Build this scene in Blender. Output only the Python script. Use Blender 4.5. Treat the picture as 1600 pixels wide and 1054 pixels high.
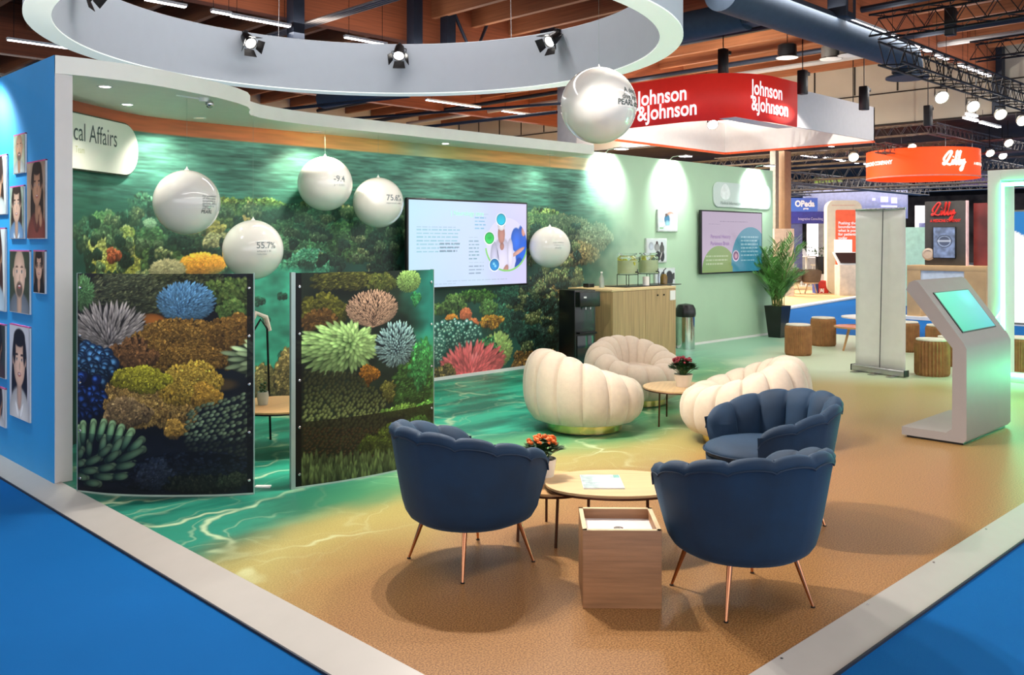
import bpy, bmesh, math, random
import numpy as np
from mathutils import Vector, Matrix
for o in list(bpy.data.objects): bpy.data.objects.remove(o)
C = bpy.data.collections.new('scene'); bpy.context.scene.collection.children.link(C)
S = bpy.context.scene
R = math.radians
PI = math.pi

# ------------------------------------------------------------------ camera
# world axes follow the stand: X runs along the back wall, Y towards it, platform top is z = 0
FPX, EYE, HZ = 1430.0, 1.6, 378.0
_n = math.hypot(1450, 1430)
D1 = (1450/_n, 1430/_n); D2 = (-1430/_n, 1450/_n)     # X and Y axes seen from the camera (right, forward)
def W(a, b, z=0.0):                                    # metres right / forward of the lens -> world
    return Vector((a*D1[0]+b*D1[1], a*D2[0]+b*D2[1], z))
def _ray(u, v): return W((u-800)/FPX, 1.0, -(v-HZ)/FPX)
def G(u, v, z=0.0):
    r = _ray(u, v); s = (z-EYE)/r.z; return Vector((r.x*s, r.y*s, z))
def OY(u, v, Y): r = _ray(u, v); s = Y/r.y; return Vector((r.x*s, Y, EYE+r.z*s))
def OX(u, v, X): r = _ray(u, v); s = X/r.x; return Vector((X, r.y*s, EYE+r.z*s))
def OB(u, v, b): return W((u-800)/FPX*b, b, EYE-(v-HZ)/FPX*b)
cam = bpy.data.cameras.new('camera'); cam.sensor_width = 36; cam.lens = 36*FPX/1600
cam.shift_y = -(527-HZ)/1600; cam.clip_end = 200; cam.clip_start = .05
co = bpy.data.objects.new('camera', cam); C.objects.link(co)
fw = W(0, 1)
co.location = (0, 0, EYE); co.rotation_euler = (R(90), 0, math.atan2(-fw.x, fw.y))
S.camera = co

# ------------------------------------------------------------------ world, exposure, lights of the hall
S.view_settings.view_transform = 'Standard'; S.view_settings.look = 'None'
S.view_settings.gamma = 1; S.view_settings.use_curve_mapping = False
S.view_settings.exposure = 0.32
wd = bpy.data.worlds.new('world'); S.world = wd; wd.use_nodes = True
wd.node_tree.nodes['Background'].inputs[0].default_value = (.93, .96, 1, 1)
wd.node_tree.nodes['Background'].inputs[1].default_value = 1.75
def light(kind, name, loc, energy, col=(1, 1, 1), target=None, **k):
    l = bpy.data.lights.new(name, kind); l.energy = energy; l.color = col
    for a, b in k.items(): setattr(l, a, b)
    o = bpy.data.objects.new(name, l); C.objects.link(o); o.location = loc
    if target is not None:
        d = Vector(target)-Vector(loc); o.rotation_euler = d.to_track_quat('-Z', 'Y').to_euler()
    return o
for y in (-7.8, 0.4, 8.2, 16.4):                       # long rows of strip fittings under the roof
    light('AREA', 'hall_light', (12, y, 5.9), 460, (1, .97, .95), shape='RECTANGLE', size=30, size_y=.5)  # the row behind the camera is added to brighten front faces
for y in (0.4, 8.2, 16.4, 26):                         # upward lights added to brighten the roof, in place of bounce
    l = light('AREA', 'roof_fill', (12, y, 6.1), 150, (1, .95, .9), shape='RECTANGLE', size=30, size_y=.5); l.rotation_euler = (PI, 0, 0)
light('AREA', 'far_hall_fill', (46, 14, 5.2), 3400, (1, .95, .88), shape='RECTANGLE', size=24, size_y=30)  # broad light added to lift the dark hall behind
light('AREA', 'far_hall_fill', (25, 19, 5.9), 2600, (1, .96, .9), shape='RECTANGLE', size=10, size_y=6)  # added to brighten the stands at the back
WARM = (1, .93, .84)
# spots clamped to the round halo over the stand, aimed at the lounge
light('SPOT', 'halo_spot', W(-.78, 6.12, 3.44), 270, WARM, W(.5, 4.2, 0), spot_size=R(118), spot_blend=.35, shadow_soft_size=.022)
light('SPOT', 'halo_spot', W(-.50, 6.04, 3.44), 270, WARM, W(.7, 4.2, 0), spot_size=R(118), spot_blend=.35, shadow_soft_size=.022)
light('SPOT', 'halo_spot', W(.30, 6.5, 3.44), 130, WARM, W(1.6, 5.2, 0), spot_size=R(118), spot_blend=.4, shadow_soft_size=.03)
light('SPOT', 'halo_spot', W(-2.9, 6.3, 3.44), 50, WARM, W(-2.1, 5.0, 0), spot_size=R(118), spot_blend=.5, shadow_soft_size=.03)
light('SPOT', 'halo_spot', W(-1.0, 7.9, 3.44), 120, WARM, W(-.2, 8.8, 0), spot_size=R(118), spot_blend=.5, shadow_soft_size=.03)  # hangs free inside the halo, added to brighten the printed water
light('SPOT', 'fill_spot', (10.6, 5.6, 4.7), 170, (1, .97, .9), (11.2, 5.9, 0), spot_size=R(118), spot_blend=.6, shadow_soft_size=.05)  # added in mid-air to brighten the far right of the floor
light('SPOT', 'fill_spot', (18.5, 9.5, 4.9), 520, (1, .97, .93), (18.5, 10.2, 0), spot_size=R(125), spot_blend=.6, shadow_soft_size=.05)  # added to brighten the carpet beyond the platform
light('SPOT', 'fill_spot', (18.2, 5.6, 4.3), 420, (1, .95, .88), (20.6, 6.4, .9), spot_size=R(120), spot_blend=.6, shadow_soft_size=.05)  # added to brighten the neighbouring counter and cabinet
light('SPOT', 'fill_spot', (12.6, 3.6, 4.7), 190, (1, .97, .9), (13.2, 5.4, 0), spot_size=R(118), spot_blend=.6, shadow_soft_size=.05)  # second spot added for the far right of the floor
light('SPOT', 'halo_spot', W(.9, 7.6, 3.44), 90, WARM, W(2.2, 6.6, 0), spot_size=R(118), spot_blend=.5, shadow_soft_size=.03)

# ------------------------------------------------------------------ helpers
def srgb(c):
    c = [x/255 for x in c]
    return tuple(x/12.92 if x <= .04045 else ((x+.055)/1.055)**2.4 for x in c[:3])+(1,)
_M = {}
def mat(name, col, rough=.5, metal=0.0, var=.06, scale=8, bump=0.0, bscale=60, emit=None, es=1.0, coat=0.0, trans=0.0, sheen=0.0, stretch=None, alpha=1, var_col=None, ior=None):
    if name in _M: return _M[name]
    m = bpy.data.materials.new(name); m.use_nodes = True; n = m.node_tree.nodes; l = m.node_tree.links
    p = n['Principled BSDF']; p.inputs['Roughness'].default_value = rough; p.inputs['Metallic'].default_value = metal
    c = srgb(col); tc = n.new('ShaderNodeTexCoord'); mp = n.new('ShaderNodeMapping'); l.new(tc.outputs['Object'], mp.inputs[0])
    if stretch: mp.inputs['Scale'].default_value = stretch
    nz = n.new('ShaderNodeTexNoise'); nz.inputs['Scale'].default_value = scale; nz.inputs['Detail'].default_value = 4
    l.new(mp.outputs[0], nz.inputs['Vector'])
    r = n.new('ShaderNodeValToRGB'); l.new(nz.outputs[0], r.inputs[0])
    c2 = srgb(var_col) if var_col else tuple(min(1, x*(1+var*2)) for x in c[:3])+(1,)
    c1 = c if var_col else tuple(x*(1-var*2) for x in c[:3])+(1,)
    r.color_ramp.elements[0].position = .3; r.color_ramp.elements[1].position = .7
    r.color_ramp.elements[0].color = c1; r.color_ramp.elements[1].color = c2
    l.new(r.outputs[0], p.inputs['Base Color'])
    if bump:
        b = n.new('ShaderNodeBump'); b.inputs['Strength'].default_value = bump; b.inputs['Distance'].default_value = .01
        nb = n.new('ShaderNodeTexNoise'); nb.inputs['Scale'].default_value = bscale; l.new(mp.outputs[0], nb.inputs['Vector'])
        l.new(nb.outputs[0], b.inputs['Height']); l.new(b.outputs[0], p.inputs['Normal'])
    if emit: p.inputs['Emission Color'].default_value = srgb(emit); p.inputs['Emission Strength'].default_value = es
    p.inputs['Coat Weight'].default_value = coat; p.inputs['Transmission Weight'].default_value = trans
    if sheen: p.inputs['Sheen Weight'].default_value = sheen; p.inputs['Sheen Roughness'].default_value = .4
    if ior: p.inputs['IOR'].default_value = ior
    p.inputs['Alpha'].default_value = alpha
    _M[name] = m; return m
def print_mat(name, rough=.5, emit=0.0, coat=0.0):
    if name in _M: return _M[name]
    m = bpy.data.materials.new(name); m.use_nodes = True; n = m.node_tree.nodes; l = m.node_tree.links
    p = n['Principled BSDF']; p.inputs['Roughness'].default_value = rough; p.inputs['Coat Weight'].default_value = coat
    a = n.new('ShaderNodeAttribute'); a.attribute_name = 'Col'
    if emit:
        p.inputs['Base Color'].default_value = (.02, .02, .02, 1)
        l.new(a.outputs['Color'], p.inputs['Emission Color']); p.inputs['Emission Strength'].default_value = emit
    else: l.new(a.outputs['Color'], p.inputs['Base Color'])
    _M[name] = m; return m

class MB:
    """collects simple solids into one bmesh"""
    def __init__(s): s.b = bmesh.new(); s.M = Matrix()
    def v(s, p): return s.b.verts.new(s.M @ Vector(p))
    def f(s, vs):
        try: return s.b.faces.new(vs)
        except ValueError: pass
    def box(s, lo, hi, bev=0.0):
        x0, y0, z0 = lo; x1, y1, z1 = hi
        vs = [s.v(p) for p in ((x0,y0,z0),(x1,y0,z0),(x1,y1,z0),(x0,y1,z0),(x0,y0,z1),(x1,y0,z1),(x1,y1,z1),(x0,y1,z1))]
        fs = [s.f([vs[i] for i in q]) for q in ((0,3,2,1),(4,5,6,7),(0,1,5,4),(1,2,6,5),(2,3,7,6),(3,0,4,7))]
        if bev:
            es = list({e for f in fs for e in f.edges})
            bmesh.ops.bevel(s.b, geom=es, offset=bev, segments=3, profile=.5, affect='EDGES', clamp_overlap=True)
        return s
    def obox(s, c, sx, sy, sz, ang=0, bev=0.0):           # centre of base, turned about z
        k = s.M.copy(); s.M = k @ Matrix.Translation(c) @ Matrix.Rotation(ang, 4, 'Z')
        s.box((-sx/2, -sy/2, 0), (sx/2, sy/2, sz), bev); s.M = k; return s
    def tube(s, pts, r, n=10, cap=True, r2=None):
        pts = [Vector(p) for p in pts]; rings = []; up = None
        for i, p in enumerate(pts):
            d = (pts[min(i+1, len(pts)-1)]-pts[max(i-1, 0)]).normalized()
            if up is None: up = Vector((0, 0, 1)) if abs(d.z) < .9 else Vector((1, 0, 0))
            x = d.cross(up)
            if x.length < 1e-5: x = d.cross(Vector((1, 0, 0)))
            x.normalize(); y = x.cross(d); up = y
            q = r if r2 is None else r+(r2-r)*i/(len(pts)-1)
            if isinstance(r, (list, tuple)): q = r[i]
            rings.append([s.v(p+(x*math.cos(t)+y*math.sin(t))*q) for t in [2*PI*k/n for k in range(n)]])
        for a, b in zip(rings, rings[1:]):
            for k in range(n): s.f([a[k], a[(k+1) % n], b[(k+1) % n], b[k]])
        if cap: s.f(rings[0][::-1]); s.f(rings[-1])
        return s
    def lathe(s, prof, c=(0, 0, 0), n=32, fn=None):       # prof: (r, z)
        rings = []
        for r, z in prof:
            if r < 1e-6: rings.append([s.v((c[0], c[1], c[2]+z))])
            else: rings.append([s.v((c[0]+r*(fn(k/n) if fn else 1)*math.cos(2*PI*k/n), c[1]+r*(fn(k/n) if fn else 1)*math.sin(2*PI*k/n), c[2]+z)) for k in range(n)])
        for a, b in zip(rings, rings[1:]):
            for k in range(n):
                q = [a[k % len(a)], a[(k+1) % n % len(a)], b[(k+1) % n % len(b)], b[k % len(b)]]
                o = []
                for t in q:
                    if t not in o: o.append(t)
                if len(o) > 2: s.f(o)
        if len(rings[0]) > 1: s.f(rings[0][::-1])
        if len(rings[-1]) > 1: s.f(rings[-1])
        return s
    def prism(s, pts, z0, z1):
        a = [s.v((p[0], p[1], z0)) for p in pts]; b = [s.v((p[0], p[1], z1)) for p in pts]; n = len(pts)
        s.f(a[::-1]); s.f(b)
        for k in range(n): s.f([a[k], a[(k+1) % n], b[(k+1) % n], b[k]])
        return s
    def ext(s, pts, off):                                 # planar polygon in 3-D pushed along off
        off = Vector(off); a = [s.v(p) for p in pts]; b = [s.v(Vector(p)+off) for p in pts]; n = len(pts)
        s.f(a[::-1]); s.f(b)
        for k in range(n): s.f([a[k], a[(k+1) % n], b[(k+1) % n], b[k]])
        return s
    def ball(s, c, r, n=16, sz=1.0):
        prof = [(r*math.sin(PI*k/n), -r*sz*math.cos(PI*k/n)) for k in range(n+1)]
        return s.lathe(prof, c, n*2)
    def grid(s, P, closed_u=False, closed_v=False):       # P[i][j] points
        V = [[s.v(p) for p in row] for row in P]; nu, nv = len(V), len(V[0])
        for i in range(nu if closed_u else nu-1):
            for j in range(nv if closed_v else nv-1):
                s.f([V[i][j], V[(i+1) % nu][j], V[(i+1) % nu][(j+1) % nv], V[i][(j+1) % nv]])
        return s
    def build(s, name, m, parent=None, smooth=35, sub=0):
        bmesh.ops.recalc_face_normals(s.b, faces=s.b.faces)
        me = bpy.data.meshes.new(name); s.b.to_mesh(me); s.b.free(); me.materials.append(m)
        if smooth:
            me.shade_smooth()
            if smooth < 180: me.set_sharp_from_angle(angle=R(smooth))
        o = bpy.data.objects.new(name, me); C.objects.link(o); o.parent = parent
        if sub: x = o.modifiers.new('subdivision', 'SUBSURF'); x.levels = x.render_levels = sub
        return o
def tag(o, label=None, cat=None, group=None, kind=None):
    if label: o['label'] = label
    if cat: o['category'] = cat
    if group: o['group'] = group
    if kind: o['kind'] = kind
    return o
def thing(name, label, cat, loc=(0, 0, 0), rz=0, group=None):
    o = bpy.data.objects.new(name, None); C.objects.link(o); o.empty_display_size = .1
    o.location = loc; o.rotation_euler = (0, 0, rz); return tag(o, label, cat, group)
def struct(o): o['kind'] = 'structure'; return o
def dup(root, loc=None, rz=None, label=None, parent=None):
    c = root.copy(); C.objects.link(c); c.parent = parent
    for ch in root.children: dup(ch, parent=c)
    if loc is not None: c.location = loc
    if rz is not None: c.rotation_euler = (0, 0, rz)
    if label: c['label'] = label
    return c
def picture(name, rgb, P, m, parent=None):
    """rgb (h, w, 3) 0..1 display values, row 0 on top; P(s, t) arrays -> xyz arrays, s right, t down"""
    h, w = rgb.shape[:2]
    s, t = np.meshgrid(np.linspace(0, 1, w), np.linspace(0, 1, h)); xyz = np.stack(P(s, t), -1).reshape(-1, 3)
    i = np.arange(h*w).reshape(h, w); f = np.stack([i[1:, :-1], i[1:, 1:], i[:-1, 1:], i[:-1, :-1]], -1).reshape(-1, 4)
    me = bpy.data.meshes.new(name); me.vertices.add(h*w); me.vertices.foreach_set('co', xyz.astype(np.float32).ravel())
    me.loops.add(f.size); me.loops.foreach_set('vertex_index', f.ravel().astype(np.int32))
    me.polygons.add(len(f)); me.polygons.foreach_set('loop_start', np.arange(0, f.size, 4, dtype=np.int32))
    me.update(calc_edges=True); me.shade_smooth()
    c = np.clip(rgb, 0, 1).reshape(-1, 3); lin = np.where(c <= .04045, c/12.92, ((c+.055)/1.055)**2.4)
    a = me.color_attributes.new('Col', 'FLOAT_COLOR', 'POINT'); a.data.foreach_set('color', np.concatenate([lin, np.ones((len(lin), 1))], 1).astype(np.float32).ravel())
    me.materials.append(m); o = bpy.data.objects.new(name, me); C.objects.link(o); o.parent = parent
    return o
def flat(O, ux, uy, w, h):
    """rectangle whose top left corner is O"""
    O = Vector(O); ux = Vector(ux)*w; uy = Vector(uy)*h
    return lambda s, t: tuple(O[k]+s*ux[k]-t*uy[k] for k in range(3))
def text_geo(body, size=1.0, bold=0.0, sx=1.0, spacing=1.0, depth=0.0, shear=0.0, align='LEFT', res=4):
    c = bpy.data.curves.new('t', 'FONT'); c.body = body; c.size = size; c.offset = bold; c.space_character = spacing
    c.extrude = depth; c.shear = shear; c.align_x = align; c.resolution_u = res
    o = bpy.data.objects.new('t', c); C.objects.link(o); bpy.context.view_layer.update()
    me = o.evaluated_get(bpy.context.evaluated_depsgraph_get()).to_mesh()
    vs = [(v.co.x*sx, v.co.y, v.co.z) for v in me.vertices]; fs = [tuple(p.vertices) for p in me.polygons]
    bpy.data.objects.remove(o); return vs, fs
def lettering(body, O, ux, uy, size, m, parent=None, name='lettering', off=.004, warp=None, **k):
    vs, fs = text_geo(body, size, **k); O = Vector(O); ux = Vector(ux); uy = Vector(uy); nn = ux.cross(uy)
    pts = [warp(*v) if warp else O+ux*v[0]+uy*v[1]+nn*(off+v[2]) for v in vs]
    me = bpy.data.meshes.new(name); me.from_pydata(pts, [], fs); me.materials.append(m)
    o = bpy.data.objects.new(name, me); C.objects.link(o); o.parent = parent; return o
XR, YR, ZU = Vector((1, 0, 0)), Vector((0, 1, 0)), Vector((0, 0, 1))
white = mat('white_laminate', (216, 210, 206), .45, var=.01)
white_paint = mat('white_paint', (232, 232, 228), .5, var=.01)
black = mat('black_plastic', (18, 18, 20), .35, var=.05)
dark_metal = mat('black_metal', (28, 26, 28), .4, .6)
steel = mat('brushed_steel', (190, 190, 190), .25, 1, bump=.05)
brass = mat('rose_gold_metal', (190, 130, 95), .18, 1, var=.03)
gold = mat('polished_gold_band', (215, 185, 120), .12, 1, var=.03)
lamp_glow = mat('lamp_glow', (255, 250, 240), .5, emit=(255, 250, 240), es=14)
strip_glow = mat('strip_light_glow', (255, 245, 250), .5, emit=(255, 246, 248), es=9)
ink = mat('dark_green_ink', (70, 80, 78), .6)
wht_ink = mat('white_vinyl', (250, 250, 250), .5, var=0)

# ------------------------------------------------------------------ printed pictures, drawn with arrays
rng = np.random.default_rng(7)
def c3(c): return np.array(c, float)/255
def blob(im, cx, cy, rx, ry, ang, c0, c1, edge=.25, alpha=1.0, shade=.45):
    h, w = im.shape[:2]; e = max(rx, ry)+2
    x0, x1, y0, y1 = int(max(0, cx-e)), int(min(w, cx+e+1)), int(max(0, cy-e)), int(min(h, cy+e+1))
    if x0 >= x1 or y0 >= y1: return
    Y, X = np.mgrid[y0:y1, x0:x1]; ca, sa = math.cos(ang), math.sin(ang)
    p = ((X-cx)*ca+(Y-cy)*sa)/max(rx, .3); q = (-(X-cx)*sa+(Y-cy)*ca)/max(ry, .3); d = np.sqrt(p*p+q*q)
    m = np.clip((1-d)/max(edge, .02)+.0, 0, 1)*alpha
    t = np.clip((p+1)/2, 0, 1)[..., None]
    col = (c0*(1-t)+c1*t)*(1+shade*.4-shade*(d*d)[..., None])*(1-.18*q[..., None]*math.copysign(1, ca+1e-9)*-1*.5)
    im[y0:y1, x0:x1] = im[y0:y1, x0:x1]*(1-m[..., None])+np.clip(col, 0, 1)*m[..., None]
def vnoise(h, w, sx, sy, r=rng, oct=3):
    out = np.zeros((h, w)); amp = 1; tot = 0
    for _ in range(oct):
        gh, gw = max(2, int(h/sy)+2), max(2, int(w/sx)+2); g = r.random((gh, gw))
        yy = np.linspace(0, gh-1.001, h); xx = np.linspace(0, gw-1.001, w); yi = yy.astype(int); xi = xx.astype(int)
        fy = (yy-yi)[:, None]; fx = (xx-xi)[None]; fy = fy*fy*(3-2*fy); fx = fx*fx*(3-2*fx)
        a = g[yi][:, xi]; b = g[yi][:, xi+1]; c = g[yi+1][:, xi]; d = g[yi+1][:, xi+1]
        out += amp*((a*(1-fx)+b*fx)*(1-fy)+(c*(1-fx)+d*fx)*fy); tot += amp; amp *= .5; sx = max(1.5, sx/2); sy = max(1.5, sy/2)
    return out/tot
def dome(im, cx, cy, rx, ry, n, L, wd, c0, c1, top=.35, jit=.12, base=None, core=.35, off=(0, 0)):
    c0, c1 = c3(c0), c3(c1)
    blob(im, cx, cy, rx, ry, 0, c3(base) if base else c0*.55, c3(base) if base else c0*.55, .08, shade=.2)
    g = PI*(3-math.sqrt(5)); it = []
    for i in range(n):
        rho = math.sqrt((i+.5)/n); th = i*g+rng.normal(0, .05); it.append((rho, th))
    for rho, th in sorted(it, reverse=True):
        x = cx+rho*rx*math.cos(th)*.93+off[0]*(1-rho); y = cy+rho*ry*math.sin(th)*.93+off[1]*(1-rho)
        a = math.atan2(y-cy-off[1], x-cx-off[0]); b = (1-top*math.sin(th)*rho)*(1+rng.normal(0, jit))
        blob(im, x, y, L*(core+(1-core)*rho), wd, a, c0*b, c1*b, .3)
def bush(im, cx, cy, rx, ry, n, sz, c0, c1, lumps=5, asp=1.3, top=.6, jit=.16, base=True, rough=.18, angs=None):
    c0, c1 = c3(c0), c3(c1); L = []
    for k in range(lumps):
        t = 2*PI*k/lumps+rng.normal(0, .2); r = rng.uniform(.35, .6)
        L.append((cx+rx*r*math.cos(t), cy+ry*r*math.sin(t), rx*rng.uniform(.42, .6), ry*rng.uniform(.42, .6)))
    L.append((cx, cy, rx*.65, ry*.65)); pts = []
    if base:
        for l in L: blob(im, *l, 0, c0*.5, c0*.5, .12, shade=.1)
    for k in range(n):
        l = L[rng.integers(len(L))]; t = rng.uniform(0, 2*PI); r = math.sqrt(rng.random())
        x = l[0]+l[2]*r*math.cos(t); y = l[1]+l[3]*r*math.sin(t); pts.append((y, x, (l[1]-y)/l[3], r))
    pts.sort()
    for y, x, u, r in pts:
        b = (1+top*.5*u)*(1+rng.normal(0, jit)); s = sz*rng.uniform(.7, 1.3); m = rng.random()
        a = rng.uniform(-.6, .6)-PI/2 if angs is None else angs+rng.normal(0, .4)
        blob(im, x, y, s*asp, s/asp, a, (c0*.75)*b, (c0*(1-m)+c1*m)*b, .35)
def fingers(im, cx, cy, L, wd, a0, a1, rows, n, c0, c1, seedjit=.06, sq=.75):
    c0, c1 = c3(c0), c3(c1)
    for r in range(rows):
        q = 1-r/rows
        for k in range(n-r):
            a = a0+(a1-a0)*(k+.5*(r % 2)+.25)/(n-r); l = L*(.35+.65*q)*rng.uniform(.9, 1.1); b = 1+rng.normal(0, seedjit)+(.12 if math.sin(a) < 0 else -.12)
            x = cx+math.cos(a)*l; y = cy+math.sin(a)*l*sq
            blob(im, x, y, L*.26*(.7+.3*q), wd, math.atan2(math.sin(a)*sq, math.cos(a)), c0*b, c1*b, .22, shade=.5)
def capsule(im, x0, y0, x1, y1, r, c0, c1, lit=(-.5, -.6)):
    h, w = im.shape[:2]; a0, a1, b0, b1 = int(max(0, min(x0, x1)-r-2)), int(min(w, max(x0, x1)+r+3)), int(max(0, min(y0, y1)-r-2)), int(min(h, max(y0, y1)+r+3))
    if a0 >= a1 or b0 >= b1: return
    Y, X = np.mgrid[b0:b1, a0:a1]; dx, dy = x1-x0, y1-y0; t = np.clip(((X-x0)*dx+(Y-y0)*dy)/(dx*dx+dy*dy), 0, 1); px, py = X-x0-t*dx, Y-y0-t*dy; d = np.hypot(px, py); rr = r*(.7+.3*np.sin(np.clip(t+.25, 0, 1)*PI*.62))
    m = np.clip((rr-d)/1.4, 0, 1)[..., None]; s = (px*lit[0]+py*lit[1])/rr; col = (c0*(1-t[..., None])+c1*t[..., None])*(1.0+.22*s-.45*(d/rr)**2)[..., None]
    im[b0:b1, a0:a1] = im[b0:b1, a0:a1]*(1-m)+np.clip(col, 0, 1)*m
def bubbles(im, cx, cy, rx, ry, n, sz, c0, c1):
    c0, c1 = c3(c0), c3(c1); pts = []
    for _ in range(n):
        t = rng.uniform(0, 2*PI); r = math.sqrt(rng.random()); pts.append((cy+ry*r*math.sin(t), cx+rx*r*math.cos(t)))
    blob(im, cx, cy, rx*1.05, ry*1.05, 0, c0*.5, c0*.5, .1, shade=.1)
    for y, x in sorted(pts):
        s = sz*rng.uniform(.6, 1.2); b = 1-.35*(y-cy)/ry+rng.normal(0, .08)
        blob(im, x, y, s, s, 0, c0*.7*b, c0*.7*b, .15, shade=.2); blob(im, x-s*.12, y-s*.22, s*.72, s*.62, 0, c1*b, c1*b, .7, shade=.3)
def blur(im, k):
    for _ in range(k):
        p = np.pad(im, ((1, 1), (1, 1), (0, 0)), 'edge'); im = (p[:-2, 1:-1]+p[2:, 1:-1]+p[1:-1, :-2]+p[1:-1, 2:]+2*im)/6
    return im
def grow(x0, x1, y, n, h, c0, c1, wd=3, im=None):
    for k in range(n):
        x = rng.uniform(x0, x1); b = rng.uniform(.6, 1.15); hh = h*rng.uniform(.5, 1)
        blob(im, x, y-hh*.3, hh, wd*rng.uniform(.7, 1.3), -PI/2+rng.normal(0, .18), c3(c0)*b, c3(c1)*b, .3)
def rect(im, x0, y0, x1, y1, c, a=1.0):
    h, w = im.shape[:2]; x0, x1, y0, y1 = [int(round(q)) for q in (x0*w, x1*w, y0*h, y1*h)]
    im[y0:max(y1, y0+1), x0:max(x1, x0+1)] = im[y0:max(y1, y0+1), x0:max(x1, x0+1)]*(1-a)+c3(c)*a
def words(im, x0, y0, x1, rows, dy, hh, c, a=.8, r=None):
    r = r or random.Random(3)
    for k in range(rows):
        x = x0; end = x1-(r.uniform(0, .25)*(x1-x0) if k == rows-1 else r.uniform(0, .06)*(x1-x0))
        while x < end-.004:
            w = min(r.uniform(.015, .055), end-x); rect(im, x, y0+k*dy, x+w, y0+k*dy+hh, c, a*r.uniform(.75, 1)); x += w+.008
def disc(im, cx, cy, r, c, ry=None, edge=.06):
    h, w = im.shape[:2]; blob(im, cx*w, cy*h, r*w, (ry or r)*w, 0, c3(c), c3(c), edge, shade=0)

# --- free-standing panel by the blue wall
def paint_panel_left():
    k = .6; W_, H_ = 470, 584; im = np.zeros((H_, W_, 3))+c3((22, 26, 34))
    T = lambda x, y: ((x-36)*k, (y-12)*k)
    g = vnoise(H_, W_, 60, 40)[..., None]; im = im*(.6+.8*g)
    def D(x, y, rx, ry, n, L, w, c0, c1, **q): dome(im, *T(x, y), rx*k, ry*k, n, L*k, w*k, c0, c1, **q)
    def B(x, y, rx, ry, n, s, c0, c1, **q): bush(im, *T(x, y), rx*k, ry*k, n, s*k, c0, c1, **q)
    B(430, 60, 420, 70, 900, 11, (58, 66, 44), (104, 104, 66), angs=-.6)
    B(300, 110, 210, 110, 1100, 11, (66, 74, 58), (124, 124, 86), lumps=5, angs=-.3, asp=1.8)
    B(760, 110, 120, 90, 420, 12, (64, 82, 46), (110, 120, 66)); B(700, 90, 90, 60, 200, 12, (84, 110, 56), (128, 142, 76))
    B(735, 170, 70, 50, 160, 12, (84, 116, 60), (132, 150, 84))
    D(60, 100, 62, 80, 150, 20, 7, (52, 88, 56), (110, 150, 96))
    blob(im, *T(400, 215), 66*k, 34*k, .1, c3((150, 92, 44)), c3((172, 104, 46)), .3)
    D(200, 250, 175, 105, 300, 38, 6.5, (62, 56, 60), (176, 164, 158), off=(0, 50), core=.5, base=(40, 36, 38))
    D(540, 135, 125, 88, 560, 19, 6, (28, 52, 84), (116, 160, 192), off=(-20, 30), core=.5, base=(24, 44, 72))
    B(560, 330, 330, 120, 3400, 8.5, (112, 80, 36), (186, 144, 76), lumps=7, asp=1.25); B(740, 270, 110, 80, 600, 10, (118, 84, 40), (160, 122, 62))
    B(310, 370, 110, 80, 500, 10, (112, 78, 50), (150, 106, 66))
    bubbles(im, *T(105, 420), 120*k, 90*k, 90, 26*k, (30, 66, 112), (92, 140, 182))
    bubbles(im, *T(90, 570), 90*k, 110*k, 70, 26*k, (20, 40, 92), (48, 84, 156))
    D(800, 390, 90, 70, 26, 50, 13, (96, 112, 88), (176, 190, 150), off=(60, 0))
    blob(im, *T(680, 500), 90*k, 36*k, 0, c3((54, 44, 30)), c3((80, 64, 44)), .4)
    B(390, 560, 215, 135, 3600, 7.5, (136, 104, 58), (204, 170, 104), lumps=7, asp=1.3); B(560, 500, 140, 105, 1700, 7.5, (160, 126, 50), (206, 176, 84))
    B(350, 470, 150, 58, 1100, 7.5, (140, 132, 40), (200, 188, 72)); B(500, 690, 62, 42, 260, 9, (160, 122, 60), (200, 158, 84), lumps=3)
    B(625, 545, 70, 60, 360, 9, (168, 126, 52), (204, 160, 76), lumps=3); B(280, 625, 120, 70, 600, 10, (120, 96, 70), (168, 140, 100))
    for r in range(22):
        for q in range(15):
            x = 800-q*24+rng.normal(0, 4)-(r % 2)*12; y = 540+r*19+q*(7-r*.2)+rng.normal(0, 3)
            if (x-740)**2/190**2+(y-700)**2/190**2 < 1.2 and x > 500:
                b = (1.1 if y < 745 else .55)*rng.uniform(.7, 1.1); blob(im, *T(x, y), 15*k, 9*k, -.5, c3((34, 44, 40))*b, c3((142, 156, 126))*b, .4)
    B(560, 890, 330, 90, 500, 9, (20, 26, 40), (44, 54, 66), angs=.3); B(400, 890, 90, 70, 220, 10, (40, 48, 66), (78, 86, 100), angs=-.9)
    B(620, 935, 200, 46, 260, 9, (28, 30, 24), (66, 66, 46)); B(730, 925, 70, 36, 140, 8, (48, 58, 40), (84, 92, 62))
    FG = [(40, 800, 44, 705), (62, 770, 66, 684), (105, 765, 122, 674), (148, 745, 176, 670), (196, 752, 218, 676), (232, 765, 260, 690), (262, 785, 306, 706), (300, 790, 352, 742), (215, 812, 258, 742), (160, 800, 178, 740), (95, 825, 100, 765), (250, 838, 356, 784), (190, 842, 244, 798), (150, 822, 204, 780),
          (80, 862, 156, 828), (235, 868, 318, 850), (150, 882, 222, 864), (60, 896, 136, 888), (135, 914, 218, 912), (226, 912, 286, 902), (80, 946, 150, 944), (38, 840, 60, 800), (30, 920, 84, 925), (24, 868, 70, 858)]
    for x0, y0, x1, y1 in FG:
        (a0, b0), (a1, b1) = T(x0, y0), T(x1, y1); low = .8 if y1 > 740 else 1.0
        capsule(im, a0, b0+2, a1, b1+3, 21*k, c3((14, 26, 34)), c3((16, 34, 34))); capsule(im, a0, b0, a1, b1, 19*k, c3((60, 100, 84))*low, c3((176, 208, 158))*low)
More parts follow.
